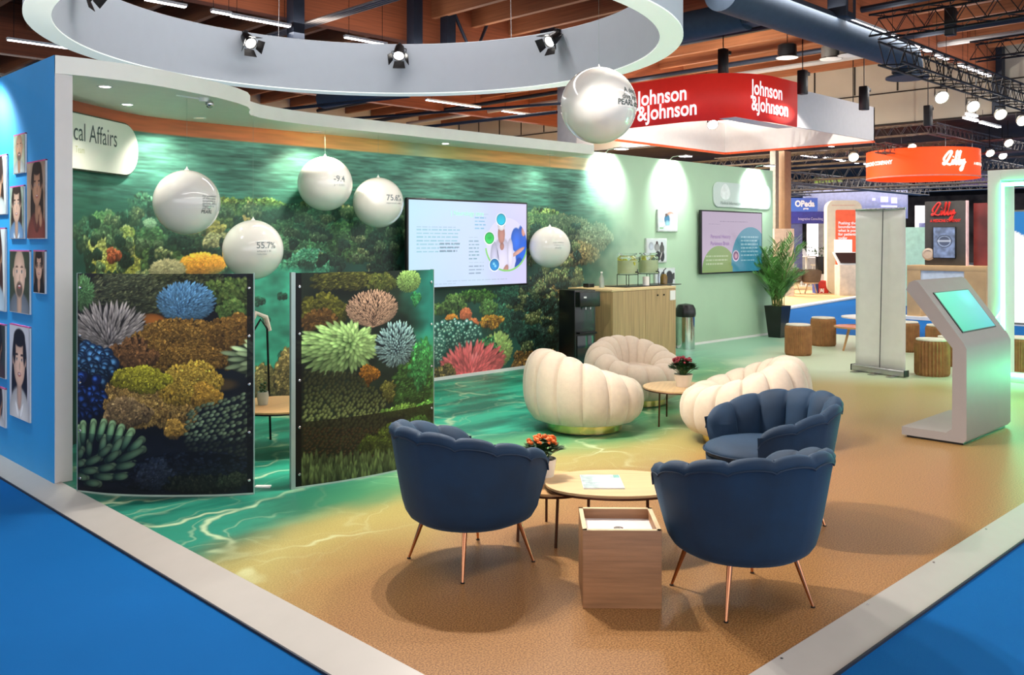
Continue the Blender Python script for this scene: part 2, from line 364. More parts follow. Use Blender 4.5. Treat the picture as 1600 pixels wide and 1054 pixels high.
    B(560, 890, 330, 90, 500, 9, (20, 26, 40), (44, 54, 66), angs=.3); B(400, 890, 90, 70, 220, 10, (40, 48, 66), (78, 86, 100), angs=-.9)
    B(620, 935, 200, 46, 260, 9, (28, 30, 24), (66, 66, 46)); B(730, 925, 70, 36, 140, 8, (48, 58, 40), (84, 92, 62))
    FG = [(40, 800, 44, 705), (62, 770, 66, 684), (105, 765, 122, 674), (148, 745, 176, 670), (196, 752, 218, 676), (232, 765, 260, 690), (262, 785, 306, 706), (300, 790, 352, 742), (215, 812, 258, 742), (160, 800, 178, 740), (95, 825, 100, 765), (250, 838, 356, 784), (190, 842, 244, 798), (150, 822, 204, 780),
          (80, 862, 156, 828), (235, 868, 318, 850), (150, 882, 222, 864), (60, 896, 136, 888), (135, 914, 218, 912), (226, 912, 286, 902), (80, 946, 150, 944), (38, 840, 60, 800), (30, 920, 84, 925), (24, 868, 70, 858)]
    for x0, y0, x1, y1 in FG:
        (a0, b0), (a1, b1) = T(x0, y0), T(x1, y1); low = .82 if y1 > 745 else 1.0; L_ = math.hypot(a1-a0, b1-b0); blob(im, (a0+a1)/2, (b0+b1)/2+2, L_*.62+2, 21*k, math.atan2(b1-b0, a1-a0), c3((14, 24, 30)), c3((20, 32, 34)), .3, .8)
        blob(im, (a0+a1)/2, (b0+b1)/2, L_*.62, 17.5*k, math.atan2(b1-b0, a1-a0), c3((52, 88, 74))*low, c3((164, 196, 146))*low, .2, shade=.6)
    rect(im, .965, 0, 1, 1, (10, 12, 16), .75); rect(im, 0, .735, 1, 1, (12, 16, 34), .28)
    return np.clip(im, 0, 1)**1.12*np.array([.97, 1.0, .97])
# --- second panel
def paint_panel_right():
    W_, H_ = 420, 600; im = np.zeros((H_, W_, 3))+c3((30, 40, 30))
    def T(x, y):
        s = (x-50)/625; t = (y-68+20*s)/(970-101*s); return s*W_, t*H_
    k = .66
    yy, xx = np.mgrid[0:H_, 0:W_]; s = xx/W_; t = yy/H_; n = vnoise(H_, W_, 90, 60)
    teal = c3((46, 130, 120)); grn = c3((70, 120, 60)); m = np.clip((s-.72+.15*(n-.5))/.22, 0, 1)[..., None]
    tt = np.clip((t-.3)/.25, 0, 1)[..., None]; im = im*(.5+n[..., None])*(1-m)+(teal*(1-tt)+grn*tt)*(.75+.5*n[..., None])*m
    def D(x, y, rx, ry, n, L, w, c0, c1, **q): dome(im, *T(x, y), rx*k, ry*k, n, L*k, w*k, c0, c1, **q)
    def B(x, y, rx, ry, n, s, c0, c1, **q): bush(im, *T(x, y), rx*k, ry*k, n, s*k, c0, c1, **q)
    B(240, 100, 150, 46, 700, 9, (66, 70, 32), (132, 126, 60), angs=-.3); B(400, 105, 70, 46, 300, 9, (66, 76, 34), (128, 126, 62))
    D(535, 100, 66, 52, 330, 11, 4, (70, 96, 56), (140, 164, 96)); B(570, 180, 30, 34, 90, 8, (40, 110, 70), (90, 160, 96), lumps=3)
    B(160, 240, 100, 80, 700, 10, (64, 66, 24), (128, 122, 50)); B(140, 290, 80, 50, 300, 10, (84, 60, 30), (116, 86, 44))
    D(360, 225, 122, 84, 1100, 12, 3.2, (84, 62, 52), (170, 140, 120), off=(0, 55), core=.4)
    D(210, 405, 165, 105, 200, 38, 10.5, (40, 62, 32), (176, 204, 138), off=(40, -10), core=.4, base=(24, 40, 20))
    D(472, 385, 104, 104, 300, 19, 5.4, (14, 24, 34), (158, 186, 184), off=(0, 25), core=.35, base=(14, 22, 30))
    B(343, 525, 46, 52, 260, 8, (110, 72, 26), (168, 116, 46), lumps=3)
    B(440, 600, 50, 50, 260, 8, (74, 74, 34), (130, 124, 66)); B(560, 590, 120, 150, 700, 11, (40, 66, 30), (78, 110, 56), base=False, angs=-.5)
    B(600, 480, 80, 110, 300, 11, (50, 110, 60), (86, 150, 88), base=False)
    for r in range(26):
        for q in range(19):
            x = 82+q*18+(r % 2)*9+rng.normal(0, 3); y = 520+r*13+rng.normal(0, 3); lit = np.clip((y-560)/170, 0, 1)
            if x < 150+ (y-500)*1.1+120 and x < 430:
                u, v = T(x, y); blob(im, u, v, 13*k, 8.5*k, -1.1, c3((18, 20, 12)), c3((66, 70, 42))*(1-lit)+c3((158, 168, 108))*lit, .4)
    B(620, 690, 110, 50, 400, 9, (80, 130, 60), (130, 170, 86), base=False, angs=.0); B(480, 690, 120, 30, 220, 8, (90, 120, 56), (130, 160, 80), base=False)
    # lower band
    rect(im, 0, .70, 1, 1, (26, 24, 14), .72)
    for r in range(10):
        for q in range(18):
            x = 82+q*19+(r % 2)*9+rng.normal(0, 3); y = 770+r*14+rng.normal(0, 3)
            u, v = T(x, y); blob(im, u, v, 9*k, 6*k, -.4, c3((26, 18, 10)), c3((78, 62, 38)), .35)
    B(430, 820, 130, 60, 500, 9, (50, 60, 22), (96, 104, 44)); B(580, 800, 110, 90, 500, 10, (44, 70, 30), (92, 120, 56))
    for x0, x1, y, n_ in ((70, 500, 960, 120), (60, 520, 1000, 150), (480, 660, 930, 60), (60, 400, 1030, 100)):
        for _ in range(n_):
            x = rng.uniform(x0, x1); b = rng.uniform(.5, 1.1); hh = 52*rng.uniform(.5, 1); u, v = T(x, y-x*.1+rng.normal(0, 10)); blob(im, u, v-hh*.3*k, hh*k, 8*k, -PI/2+rng.normal(0, .15), c3((34, 36, 18))*b, c3((120, 134, 84))*b, .3)
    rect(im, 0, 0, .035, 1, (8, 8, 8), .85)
    return np.clip(im, 0, 1)**1.12*np.array([.97, 1.0, .97])
# --- reef mural of the back wall (X 2.1 .. 10.6, z 0 .. 2.72)
MX0, MX1, MZ = 2.1, 10.7, 2.74
def paint_mural():
    ppm = 138; W_, H_ = int((MX1-MX0)*ppm), int(MZ*ppm); yy, xx = np.mgrid[0:H_, 0:W_]; X = MX0+xx/ppm; Z = MZ-yy/ppm
    def T(u, v):
        p = OY(u, v, 8.15); return (p.x-MX0)*ppm, (MZ-p.z)*ppm
    def sc(u): return OY(u, 400, 8.15).x
    kx = lambda u: ppm*(OY(u+1, 400, 8.15).x-OY(u, 400, 8.15).x)
    ky = lambda u: ppm*(OY(u, 400, 8.15).z-OY(u, 401, 8.15).z)
    stops = [(2.1, (140, 74, 54)), (3.2, (214, 104, 66)), (4.6, (240, 136, 76)), (5.3, (250, 172, 94)), (6.1, (226, 176, 96)), (6.5, (168, 182, 136)), (7.0, (196, 176, 104)), (7.8, (236, 164, 90)), (8.8, (240, 180, 112)), (9.6, (214, 206, 160))]
    sky = np.stack([np.interp(X[0], [s[0] for s in stops], [s[1][i]/255 for s in stops]) for i in range(3)], -1)[None]
    n1 = vnoise(H_, W_, 60, 5)[..., None]; sky = sky*(.85+.3*n1)
    rip = vnoise(H_, W_, 26, 2.6, oct=3)*.65+vnoise(H_, W_, 90, 16, oct=2)*.35; d = np.clip((2.57-Z)/.75, 0, 1)[..., None]
    water = (c3((92, 150, 128))*(1-d)+c3((32, 78, 66))*d)*(.35+1.3*rip[..., None])
    under = c3((26, 62, 52))*(.5+1.0*vnoise(H_, W_, 50, 40)[..., None])
    m = np.clip((Z-2.57)/.012, 0, 1)[..., None]; im = water*(1-m)+sky*m
    m = np.clip((1.93+.1*(vnoise(H_, W_, 40, 40)-.5)-Z)/.2, 0, 1)[..., None]; im = im*(1-m)+under*m
    br = lambda c, k_: tuple(min(255, q*k_) for q in c)
    def B(u, v, ru, rv, n, s, c0, c1, **q): bush(im, *T(u, v), ru*kx(u), rv*ky(u), int(n*1.7), s*.76, br(c0, 1.0), br(c1, 1.22), jit=.28, top=.8, **q)
    def D(u, v, ru, rv, n, L, w, c0, c1, **q): dome(im, *T(u, v), ru*kx(u), rv*ky(u), n, L, w, br(c0, 1.1), br(c1, 1.1), **q)
    # far slopes
    for u in range(96, 880, 22):
        t = rng.random(); B(u, 372-.02*u+rng.normal(0, 8), 30, 26, 150, 4.5, (26, 52, 40), (64+56*t, 98+20*t, 70-4*t), lumps=4)
    for u in range(120, 640, 26): B(u, 350+rng.normal(0, 12), 26, 18, 90, 4, (34, 72, 56), (84, 124, 90), lumps=4)
    for u, v, ru, rv, c0, c1 in ((150, 352, 34, 20, (60, 120, 66), (150, 176, 90)), (190, 372, 26, 18, (110, 130, 50), (196, 190, 96)), (135, 395, 30, 34, (130, 130, 56), (226, 208, 110)),
        (205, 400, 34, 26, (110, 120, 52), (196, 184, 90)), (165, 425, 60, 20, (110, 120, 44), (200, 190, 84)), (240, 380, 30, 24, (30, 64, 36), (84, 112, 60)), (262, 405, 40, 26, (36, 62, 34), (92, 112, 58)),
        (300, 370, 40, 22, (26, 52, 34), (66, 92, 56)), (350, 330, 50, 22, (56, 86, 40), (132, 140, 70)), (410, 328, 40, 20, (50, 90, 44), (120, 146, 76)), (440, 350, 36, 26, (40, 86, 50), (110, 140, 80)),
        (455, 385, 40, 30, (44, 92, 60), (110, 150, 96)), (500, 350, 44, 28, (24, 66, 44), (70, 120, 74)), (520, 380, 40, 28, (40, 96, 60), (110, 156, 96)), (560, 375, 50, 34, (30, 64, 34), (92, 120, 62)),
        (605, 380, 30, 40, (20, 50, 34), (60, 92, 56)), (480, 410, 50, 20, (40, 110, 80), (110, 176, 130)), (330, 355, 20, 12, (170, 140, 60), (226, 190, 96)), (345, 378, 30, 14, (110, 110, 70), (210, 190, 130))):
        B(u, v, ru, rv, int(ru*rv*.7), 4.6, c0, c1, lumps=5)
    B(165, 398, 15, 11, 170, 3.6, (140, 60, 34), (206, 104, 60), lumps=3); D(318, 412, 34, 16, 420, 5, 2.6, (150, 84, 20), (232, 160, 54), top=.5)
    D(265, 420, 26, 14, 200, 6, 2, (90, 86, 60), (160, 150, 110)); D(237, 348, 10, 6, 60, 3, 2, (90, 140, 96), (170, 196, 150)); D(385, 345, 14, 8, 120, 3, 2, (170, 120, 60), (220, 170, 96))
    for k_ in range(150):
        u = rng.uniform(98, 640); v = rng.uniform(330, 440)-.03*(u-115); lite = rng.random()
        if 380 < u < 470 and v > 400: continue
        g0 = (16, 34, 26) if lite < .5 else (50, 70, 44); g1 = (34, 58, 42) if lite < .5 else ((110, 128, 84) if lite < .8 else (172, 166, 104))
        B(u, v, rng.uniform(7, 17), rng.uniform(5, 12), 46, 3.6, g0, g1, lumps=3)
    B(165, 398, 15, 11, 170, 3.6, (140, 60, 34), (206, 104, 60), lumps=3); D(318, 412, 34, 16, 420, 5, 2.6, (150, 84, 20), (232, 160, 54), top=.5)
    D(265, 420, 26, 14, 200, 6, 2, (90, 86, 60), (160, 150, 110))
    # open sand between the panels, seen green through the water
    x0, y0 = T(395, 425); x1, y1 = T(462, 640); sand = c3((52, 150, 120))*(.6+.75*vnoise(H_, W_, 26, 16)[..., None])
    m = np.clip(1-np.abs(X-(OY(428, 500, 8.15).x))/.75, 0, 1)*np.clip((1.38-Z)/.15, 0, 1); m = np.clip(m*2.2, 0, 1)[..., None]; im[:] = im*(1-m)+sand*m
    for u, v, r in ((404, 470, 10), (440, 462, 8), (415, 500, 7), (446, 555, 16)): B(u, v, r, r*.6, 60, 3.4, (20, 60, 46), (44, 96, 70), lumps=3)
    B(415, 600, 26, 32, 520, 4.6, (66, 60, 30), (150, 130, 76), lumps=6); B(450, 590, 22, 44, 520, 4.6, (72, 60, 30), (156, 132, 78), lumps=6)
    # right of the screen
    for u, v, ru, rv, c0, c1 in ((850, 345, 40, 16, (60, 96, 50), (140, 150, 84)), (890, 355, 40, 22, (70, 86, 60), (150, 140, 96)), (930, 370, 30, 22, (84, 100, 76), (140, 136, 100)), (900, 395, 36, 22, (80, 84, 56), (166, 140, 90)),
        (825, 375, 22, 40, (50, 80, 44), (150, 146, 84)), (870, 440, 46, 20, (44, 60, 40), (110, 112, 66)), (840, 470, 34, 26, (30, 56, 42), (92, 104, 66)), (860, 450, 20, 20, (90, 80, 44), (164, 140, 84)), (800, 460, 30, 18, (20, 60, 50), (60, 104, 76)),
        (820, 500, 40, 30, (26, 66, 58), (74, 122, 96)), (860, 510, 24, 40, (24, 50, 48), (70, 92, 76)), (745, 462, 34, 10, (40, 80, 30), (100, 140, 56)), (780, 500, 24, 30, (24, 56, 46), (60, 104, 76)),
        (700, 480, 26, 12, (60, 90, 40), (124, 150, 76)), (710, 470, 16, 12, (64, 96, 44), (128, 156, 80)), (812, 482, 12, 18, (66, 90, 48), (150, 150, 84)), (762, 480, 14, 12, (60, 100, 50), (120, 150, 80))):
        B(u, v, ru, rv, int(ru*rv*.8), 4.4, c0, c1, lumps=5)
    D(727, 491, 9, 11, 160, 3, 2, (140, 66, 40), (196, 100, 66)); D(705, 497, 10, 7, 100, 3, 2, (150, 84, 24), (214, 132, 50)); D(738, 505, 9, 9, 90, 3, 2, (140, 70, 40), (190, 100, 60))
    B(767, 501, 19, 10, 220, 4, (160, 96, 30), (226, 156, 56), lumps=5)
    bubbles(im, *T(706, 522), 46*kx(706), 24*ky(706), 170, 5.2, (50, 120, 110), (170, 214, 190)); bubbles(im, *T(684, 545), 10*kx(684), 22*ky(684), 60, 5, (60, 130, 116), (176, 214, 190))
    D(777, 545, 22, 26, 380, 8, 2.4, (50, 90, 50), (150, 160, 90), off=(0, 12)); B(760, 540, 20, 14, 100, 4, (40, 90, 56), (90, 140, 80))
    D(740, 566, 48, 28, 330, 15, 3.6, (104, 34, 40), (204, 92, 92), off=(-10, 30), core=.6)
    for u, v, r in ((822, 556, 18), (805, 572, 10), (842, 552, 14), (860, 556, 13), (822, 572, 16), (850, 568, 20)): B(u, v, r, r*.9, 150, 4.4, (70, 48, 22), (176, 126, 60), lumps=4)
    B(690, 585, 26, 14, 200, 4, (60, 50, 26), (130, 110, 60)); B(780, 585, 60, 8, 200, 4, (30, 40, 30), (70, 76, 46))
    for k_ in range(110):
        u = rng.uniform(800, 905); v = rng.uniform(352, 560); lite = rng.random()
        if v > 545 or (u > 880 and v > 460): continue
        if u > 870: lite *= .7
        B(u, v, rng.uniform(6, 14), rng.uniform(5, 11), 40, 3.6, (20, 40, 34) if lite < .5 else (60, 84, 52), (44, 74, 62) if lite < .5 else (150, 150, 96), lumps=3)
    hz_ = (np.clip((Z-1.45)/.5, 0, 1)*np.clip((2.0-Z)/.05, 0, 1)*.55*(.6+.8*vnoise(H_, W_, 60, 30)))[..., None]; hz_ = np.clip(hz_, 0, .8)*(Z < 2.0)[..., None]; im[:] = im*(1-hz_)+c3((46, 98, 80))*hz_
    # the print runs out into the green of the wall
    n = vnoise(H_, W_, 40, 40)
    m = np.clip((X-8.95-.5*(n-.5)-.35*np.clip(1-np.abs(Z-1.55)/.5, 0, 1))/1.35, 0, 1); m = (m*m*(3-2*m))[..., None]; g = c3(GREEN)*np.ones_like(im)
    gm = c3((150, 150, 120)); lowm = np.clip((1.2-Z)/.6, 0, 1)[..., None]*np.clip((10.3-X)/1, 0, 1)[..., None]*.5; g = g*(1-lowm)+gm*lowm
    return np.clip(np.clip(im, 0, 1)**.97*(1-m)+g*m, 0, 1)
GREEN = (170, 200, 170)
# --- portrait photographs of the blue wall
def paint_person(w, h, bg, skin, hair, top, long=False, bald=False, glasses=False, beard=False, cx=.5, face=.30, hs=.36, bg2=None, collar=None, seed=1, hand=False):
    im = np.zeros((h, w, 3))+c3(bg); n = vnoise(h, w, w/3, h/6, np.random.default_rng(seed))[..., None]
    if bg2: im = im*n+c3(bg2)*(1-n)
    B = lambda x, y, rx, ry, c, e=.12, sh=.25: blob(im, x*w, y*h, rx*w, ry*h, 0, c3(c)*.92, c3(c), e, shade=sh)
    fr = face; fy = hs; fh = fr*w*1.38/h
    if not bald: B(cx, fy-.01, fr*1.28, fh*1.2, hair)
    if long: B(cx-fr*.8, fy+fh*1.1, fr*.55, fh*1.6, hair); B(cx+fr*.8, fy+fh*1.1, fr*.55, fh*1.6, hair)
    B(cx, 1.02, .58, .40, top); B(cx, fy+fh*1.25, fr*.42, fh*.75, [q*.86 for q in skin])
    if collar:
        for sg in (-1, 1): blob(im, (cx+sg*.11)*w, (fy+fh*1.95)*h, .20*w, .045*w+1, sg*-1.0, c3(collar), c3(collar), .2)
    B(cx-fr*1.0, fy+.01, fr*.14, fh*.2, skin); B(cx+fr*1.0, fy+.01, fr*.14, fh*.2, skin)
    B(cx, fy+fh*.08, fr, fh, skin, .08)
    if not bald: B(cx, fy-fh*.86, fr*1.02, fh*.38, hair, .15); B(cx-fr*.85, fy-fh*.35, fr*.28, fh*.6, hair, .3); B(cx+fr*.85, fy-fh*.35, fr*.28, fh*.6, hair, .3)
    dk = (52, 34, 28)
    for sg in (-1, 1):
        B(cx+sg*fr*.42, fy-fh*.02, fr*.2, fh*.065, (235, 228, 222), .3); B(cx+sg*fr*.42, fy-fh*.02, fr*.1, fh*.07, dk, .3); B(cx+sg*fr*.42, fy-fh*.2, fr*.26, fh*.045, hair if not bald else dk, .4)
        if glasses: blob(im, (cx+sg*fr*.42)*w, (fy)*h, fr*.34*w, fh*.2*h, 0, c3(dk), c3(dk), .1, .35)
    B(cx+fr*.06, fy+fh*.25, fr*.14, fh*.2, [q*.86 for q in skin], .6)
    if beard: B(cx, fy+fh*.68, fr*.62, fh*.36, (96, 84, 74), .35)
    B(cx, fy+fh*.56, fr*.34, fh*.1, (176, 88, 80), .35); B(cx, fy+fh*.54, fr*.24, fh*.04, (240, 232, 226), .4)
    if hand: B(cx+.12, fy+fh*1.25, .11, .07, skin, .2); B(cx+.2, fy+fh*1.7, .09, .12, skin, .2)
    return im
# --- the two wall screens and small prints
def paint_screen_left():
    h, w = 300, 520; im = np.zeros((h, w, 3)); yy, xx = np.mgrid[0:h, 0:w]; a = (xx/w)[..., None]
    im[:] = c3((176, 206, 226))*(1-a)+c3((196, 190, 228))*a; t = (120, 138, 150)
    words(im, .06, .33, .41, 7, .042, .016, (96, 160, 170), .55); words(im, .24, .49, .41, 3, .042, .018, (70, 84, 100), .6)
    words(im, .06, .30, .40, 1, .04, .012, (120, 150, 170), .4)
    for y, x0, x1, rows, c in ((.18, .53, .63, 4, (90, 150, 190)), (.46, .48, .57, 6, (90, 120, 140)), (.76, .48, .61, 3, (100, 112, 140))): words(im, x0, y, x1, rows, .042, .016, c, .65)
    words(im, .49, .14, .66, 1, .03, .008, t, .4); words(im, .48, .42, .56, 1, .03, .008, t, .4); words(im, .48, .72, .62, 1, .03, .008, t, .4); words(im, .3, .93, .85, 1, .03, .01, t, .35); words(im, .06, .96, .4, 1, .03, .01, t, .3)
    m = ((xx/w-.815)**2+((yy/h-.50)*h/w)**2 < .185**2); base = im.copy()
    ring = ((xx/w-.815)**2+((yy/h-.50)*h/w)**2 < .198**2) & (yy > h*.55); im[ring] = c3((130, 196, 110))
    sub = np.zeros_like(im)+c3((206, 202, 228)); B = lambda x, y, rx, ry, c, e=.12, an=0: blob(sub, x*w, y*h, rx*w, ry*h, an, c3(c)*.93, c3(c), e, shade=.2)
    B(.96, .58, .07, .34, (38, 96, 206)); B(.90, .45, .05, .16, (40, 100, 210)); B(.93, .86, .05, .2, (30, 80, 190)); B(.97, .34, .02, .07, (196, 140, 130)); B(.92, .60, .075, .03, (200, 150, 140), .2, -.5)
    B(.77, .66, .09, .25, (206, 200, 226)); B(.70, .66, .035, .2, (190, 186, 214)); B(.845, .62, .03, .2, (212, 206, 230)); B(.765, .38, .034, .13, (176, 124, 116)); B(.765, .28, .035, .06, (206, 200, 206)); B(.77, .53, .02, .05, (168, 118, 112))
    B(.80, .84, .025, .1, (186, 132, 124), .2, .4); B(.76, .9, .06, .03, (40, 44, 74)); blob(sub, .735*w, .64*h, 30, 2, 1.4, c3((60, 60, 90)), c3((60, 60, 90)), .5)
    im[m] = sub[m]
    for x, y, c, c2 in ((.763, .20, (30, 178, 206), (20, 130, 160)), (.658, .43, (44, 190, 84), (24, 140, 60)), (.703, .755, (34, 130, 196), (20, 96, 160))):
        disc(im, x, y, .049, (236, 240, 250)); disc(im, x, y, .043, c2); disc(im, x, y, .036, c)
    for dx in (-.012, 0, .012): rect(im, .658+dx, .40, .661+dx, .46, (20, 120, 50), .7)
    rect(im, .64, .425, .676, .432, (20, 120, 50), .7); disc(im, .697, .74, .010, (120, 196, 236)); disc(im, .71, .77, .010, (120, 196, 236)); rect(im, .69, .752, .716, .76, (120, 196, 236))
    return np.clip(im, 0, 1)
def paint_screen_right():
    h, w = 250, 420; im = np.zeros((h, w, 3))+c3((186, 164, 190)); yy, xx = np.mgrid[0:h, 0:w]; x = xx/w; y = yy/h
    im += (np.clip(y-.3, 0, 1)*.12)[..., None]*c3((255, 230, 230))
    m = ((x-.27)/.27)**2+((y-.96)/.40)**2 < 1; g = c3((120, 160, 72))*(1-x[..., None])+c3((150, 160, 70))*x[..., None]; im[m] = g[m]
    im[(x < .46) & (y > .96)] = c3((130, 160, 72)); m = ((x-.80)/.33)**2+((y-.82)/.58)**2 < 1; m |= (x > .47) & (y > .82); im[m] = c3((52, 140, 166)); rect(im, .455, .9, .49, 1, (130, 158, 74), 1)
    words(im, .28, .15, .78, 1, .04, .014, (120, 100, 130), .6); words(im, .10, .20, .3, 1, .04, .01, (120, 100, 130), .3)
    words(im, .63, .40, .94, 6, .062, .026, (200, 226, 232), .75); words(im, .63, .80, .88, 1, .05, .02, (200, 226, 232), .7); words(im, .06, .72, .42, 3, .062, .026, (214, 226, 190), .7)
    disc(im, .545, .73, .058, (226, 206, 226)); disc(im, .545, .73, .046, (120, 60, 110)); disc(im, .548, .73, .026, (206, 150, 170))
    return np.clip(im, 0, 1)
def paint_small(kind):
    h, w = 90, 80; im = np.zeros((h, w, 3))+c3((206, 214, 216)); B = lambda x, y, rx, ry, c, an=0: blob(im, x*w, y*h, rx*w, ry*h, an, c3(c)*.9, c3(c), .15, shade=.2)
    if kind == 0:
        rect(im, 0, 0, .25, .6, (176, 206, 196), .6); B(.62, .16, .2, .14, (196, 150, 130)); B(.7, .36, .2, .26, (214, 220, 232)); B(.44, .42, .16, .26, (56, 116, 150)); B(.46, .62, .14, .16, (140, 190, 206)); B(.4, .2, .07, .09, (90, 66, 56)); B(.5, .82, .3, .1, (224, 226, 232)); rect(im, .05, .84, .25, .92, (110, 170, 110), .8)
    elif kind == 1:
        B(.2, .3, .14, .2, (186, 196, 206)); B(.5, .34, .15, .2, (150, 152, 150)); B(.5, .14, .06, .08, (64, 50, 46)); B(.76, .2, .06, .1, (56, 44, 42)); B(.76, .42, .13, .24, (84, 84, 80)); B(.55, .74, .17, .24, (30, 34, 34)); B(.78, .76, .12, .26, (40, 42, 42)); B(.72, .7, .03, .2, (206, 200, 196), .3)
    else:
        B(.35, .6, .16, .5, (36, 38, 42)); B(.7, .55, .22, .5, (46, 46, 46)); B(.5, .3, .06, .1, (210, 206, 200)); B(.15, .5, .1, .3, (190, 196, 214)); B(.5, .85, .08, .2, (196, 200, 206)); B(.95, .4, .1, .2, (60, 60, 56))
    return im

# ------------------------------------------------------------------ floors
def carpet_mat():
    m = mat('blue_carpet', (4, 92, 160), .95, bump=.5, bscale=900, var=.012, scale=3); p = m.node_tree.nodes['Principled BSDF']; p.inputs['Specular IOR Level'].default_value = .15; return m
carpet = carpet_mat()
struct(MB().box((-25, -12, -.14), (75, 62, -.035)).build('floor', carpet))
def floor_print():
    """printed vinyl: shallow sea with light ripples running out into cork-coloured sand"""
    m = bpy.data.materials.new('printed_beach_vinyl'); m.use_nodes = True; n = m.node_tree.nodes; l = m.node_tree.links; p = n['Principled BSDF']
    def N(t, **k):
        x = n.new(t)
        for a, b in k.items(): setattr(x, a, b)
        return x
    def mth(op, a, b=None, c=None):
        x = N('ShaderNodeMath', operation=op)
        for i, q in enumerate((a, b, c)):
            if q is None: continue
            if isinstance(q, (int, float)): x.inputs[i].default_value = q
            else: l.new(q, x.inputs[i])
        return x.outputs[0]
    def mr(v, a, b, c=0.0, d=1.0):
        x = N('ShaderNodeMapRange', interpolation_type='SMOOTHSTEP'); l.new(v, x.inputs[0])
        for i, q in enumerate((a, b, c, d)): x.inputs[i+1].default_value = q
        return x.outputs[0]
    def mix(f, a, b):
        x = N('ShaderNodeMix', data_type='RGBA'); l.new(f, x.inputs[0]) if not isinstance(f, float) else None
        for i, q in ((6, a), (7, b)):
            if isinstance(q, tuple): x.inputs[i].default_value = srgb(q)
            else: l.new(q, x.inputs[i])
        return x.outputs[2]
    g = N('ShaderNodeNewGeometry'); sp = N('ShaderNodeSeparateXYZ'); l.new(g.outputs['Position'], sp.inputs[0]); X, Y = sp.outputs[0], sp.outputs[1]
    fc = N('ShaderNodeFloatCurve'); cu = fc.mapping.curves[0]
    P = [(2.1, 4.35), (2.5, 4.4), (3.3, 4.62), (4.0, 4.85), (5.2, 4.75), (5.9, 4.5), (6.8, 4.75), (8.7, 5.75), (10.2, 6.35), (11.4, 6.8), (14, 7.6)]
    for i, (a, b) in enumerate(P):
        q = ((a-2)/12, b/10)
        if i == 0: cu.points[0].location = q
        elif i == len(P)-1: cu.points[-1].location = q
        else: cu.points.new(*q)
    fc.mapping.update()
    nx = mth('DIVIDE', mth('SUBTRACT', X, 2.0), 12.0); l.new(nx, fc.inputs['Value'])
    nz = N('ShaderNodeTexNoise'); nz.inputs['Scale'].default_value = .9; nz.inputs['Detail'].default_value = 3; l.new(g.outputs['Position'], nz.inputs['Vector'])
    wob = mth('MULTIPLY', mth('SUBTRACT', nz.outputs[0], .5), 1.0)
    d = mth('ADD', mth('SUBTRACT', Y, mth('MULTIPLY', fc.outputs[0], 10.0)), wob)
    # sand and water
    cn = N('ShaderNodeTexNoise'); cn.inputs['Scale'].default_value = 130; cn.inputs['Detail'].default_value = 4; l.new(g.outputs['Position'], cn.inputs['Vector'])
    grain = mr(cn.outputs[0], .36, .64)
    sand = mix(grain, (118, 80, 44), (168, 124, 76)); yel = mix(grain, (150, 138, 80), (168, 156, 96)); pale = mix(grain, (190, 208, 176), (202, 216, 188))
    sand2 = mix(mr(X, 6.2, 10.5), sand, mix(grain, (148, 132, 74), (164, 148, 90)))
    ycol = mix(mr(X, 7.5, 11), yel, mix(grain, (166, 166, 112), (180, 178, 126)))
    c = mix(mr(d, -1.15, -.25), sand2, ycol)
    c = mix(mr(mth('ADD', X, mth('MULTIPLY', Y, .55)), 12.2, 13.9), c, pale)  # pale mint far floor, wall reflection partly painted into the print
    shm = N('ShaderNodeMapping'); shm.inputs['Scale'].default_value = (.7, 2.0, 1); l.new(g.outputs['Position'], shm.inputs[0])
    sh = N('ShaderNodeTexNoise'); sh.inputs['Scale'].default_value = 1.5; sh.inputs['Detail'].default_value = 6; l.new(shm.outputs[0], sh.inputs['Vector'])
    deep = mix(mr(sh.outputs[0], .38, .64), (14, 112, 90), (44, 176, 140)); shal = mix(mr(sh.outputs[0], .35, .65), (74, 140, 96), (108, 156, 104))
    wat = mix(mr(d, .15, .95), shal, deep); wat = mix(mr(mth('ADD', X, mth('MULTIPLY', Y, -.35)), 2.4, .6), wat, mix(mr(sh.outputs[0], .38, .64), (8, 76, 66), (40, 124, 104))); wat = mix(mr(X, 9.3, 12.4), wat, (150, 196, 170))
    c = mix(mr(d, -.28, .28), c, wat)
    # ripple net
    ds = N('ShaderNodeTexNoise'); ds.inputs['Scale'].default_value = 1.3; ds.inputs['Detail'].default_value = 3; l.new(g.outputs['Position'], ds.inputs['Vector'])
    vm = N('ShaderNodeVectorMath', operation='MULTIPLY_ADD'); l.new(ds.outputs['Color'], vm.inputs[0]); vm.inputs[1].default_value = (1.5, 1.5, 0); l.new(g.outputs['Position'], vm.inputs[2])
    mpn = N('ShaderNodeMapping'); mpn.inputs['Rotation'].default_value = (0, 0, R(-45)); mpn.inputs['Scale'].default_value = (.8, 1.5, 0); l.new(vm.outputs[0], mpn.inputs[0])
    out = None
    for s, wdt, amp in ((.8, .05, .6), (1.9, .05, .2)):
        vo = N('ShaderNodeTexVoronoi', feature='DISTANCE_TO_EDGE', voronoi_dimensions='2D'); vo.inputs['Scale'].default_value = s; l.new(mpn.outputs[0], vo.inputs['Vector'])
        q = mth('MULTIPLY', mth('POWER', mr(vo.outputs['Distance'], wdt, 0.0), 1.6), amp); out = q if out is None else mth('MAXIMUM', out, q)
    br = mr(sh.outputs[0], .40, .62, .25, 1.0)
    k = mth('MULTIPLY', mth('MULTIPLY', out, br), mth('MULTIPLY', mr(d, -1.0, -.1), mr(X, 12.5, 8.5)))
    c = mix(k, c, (206, 220, 176))
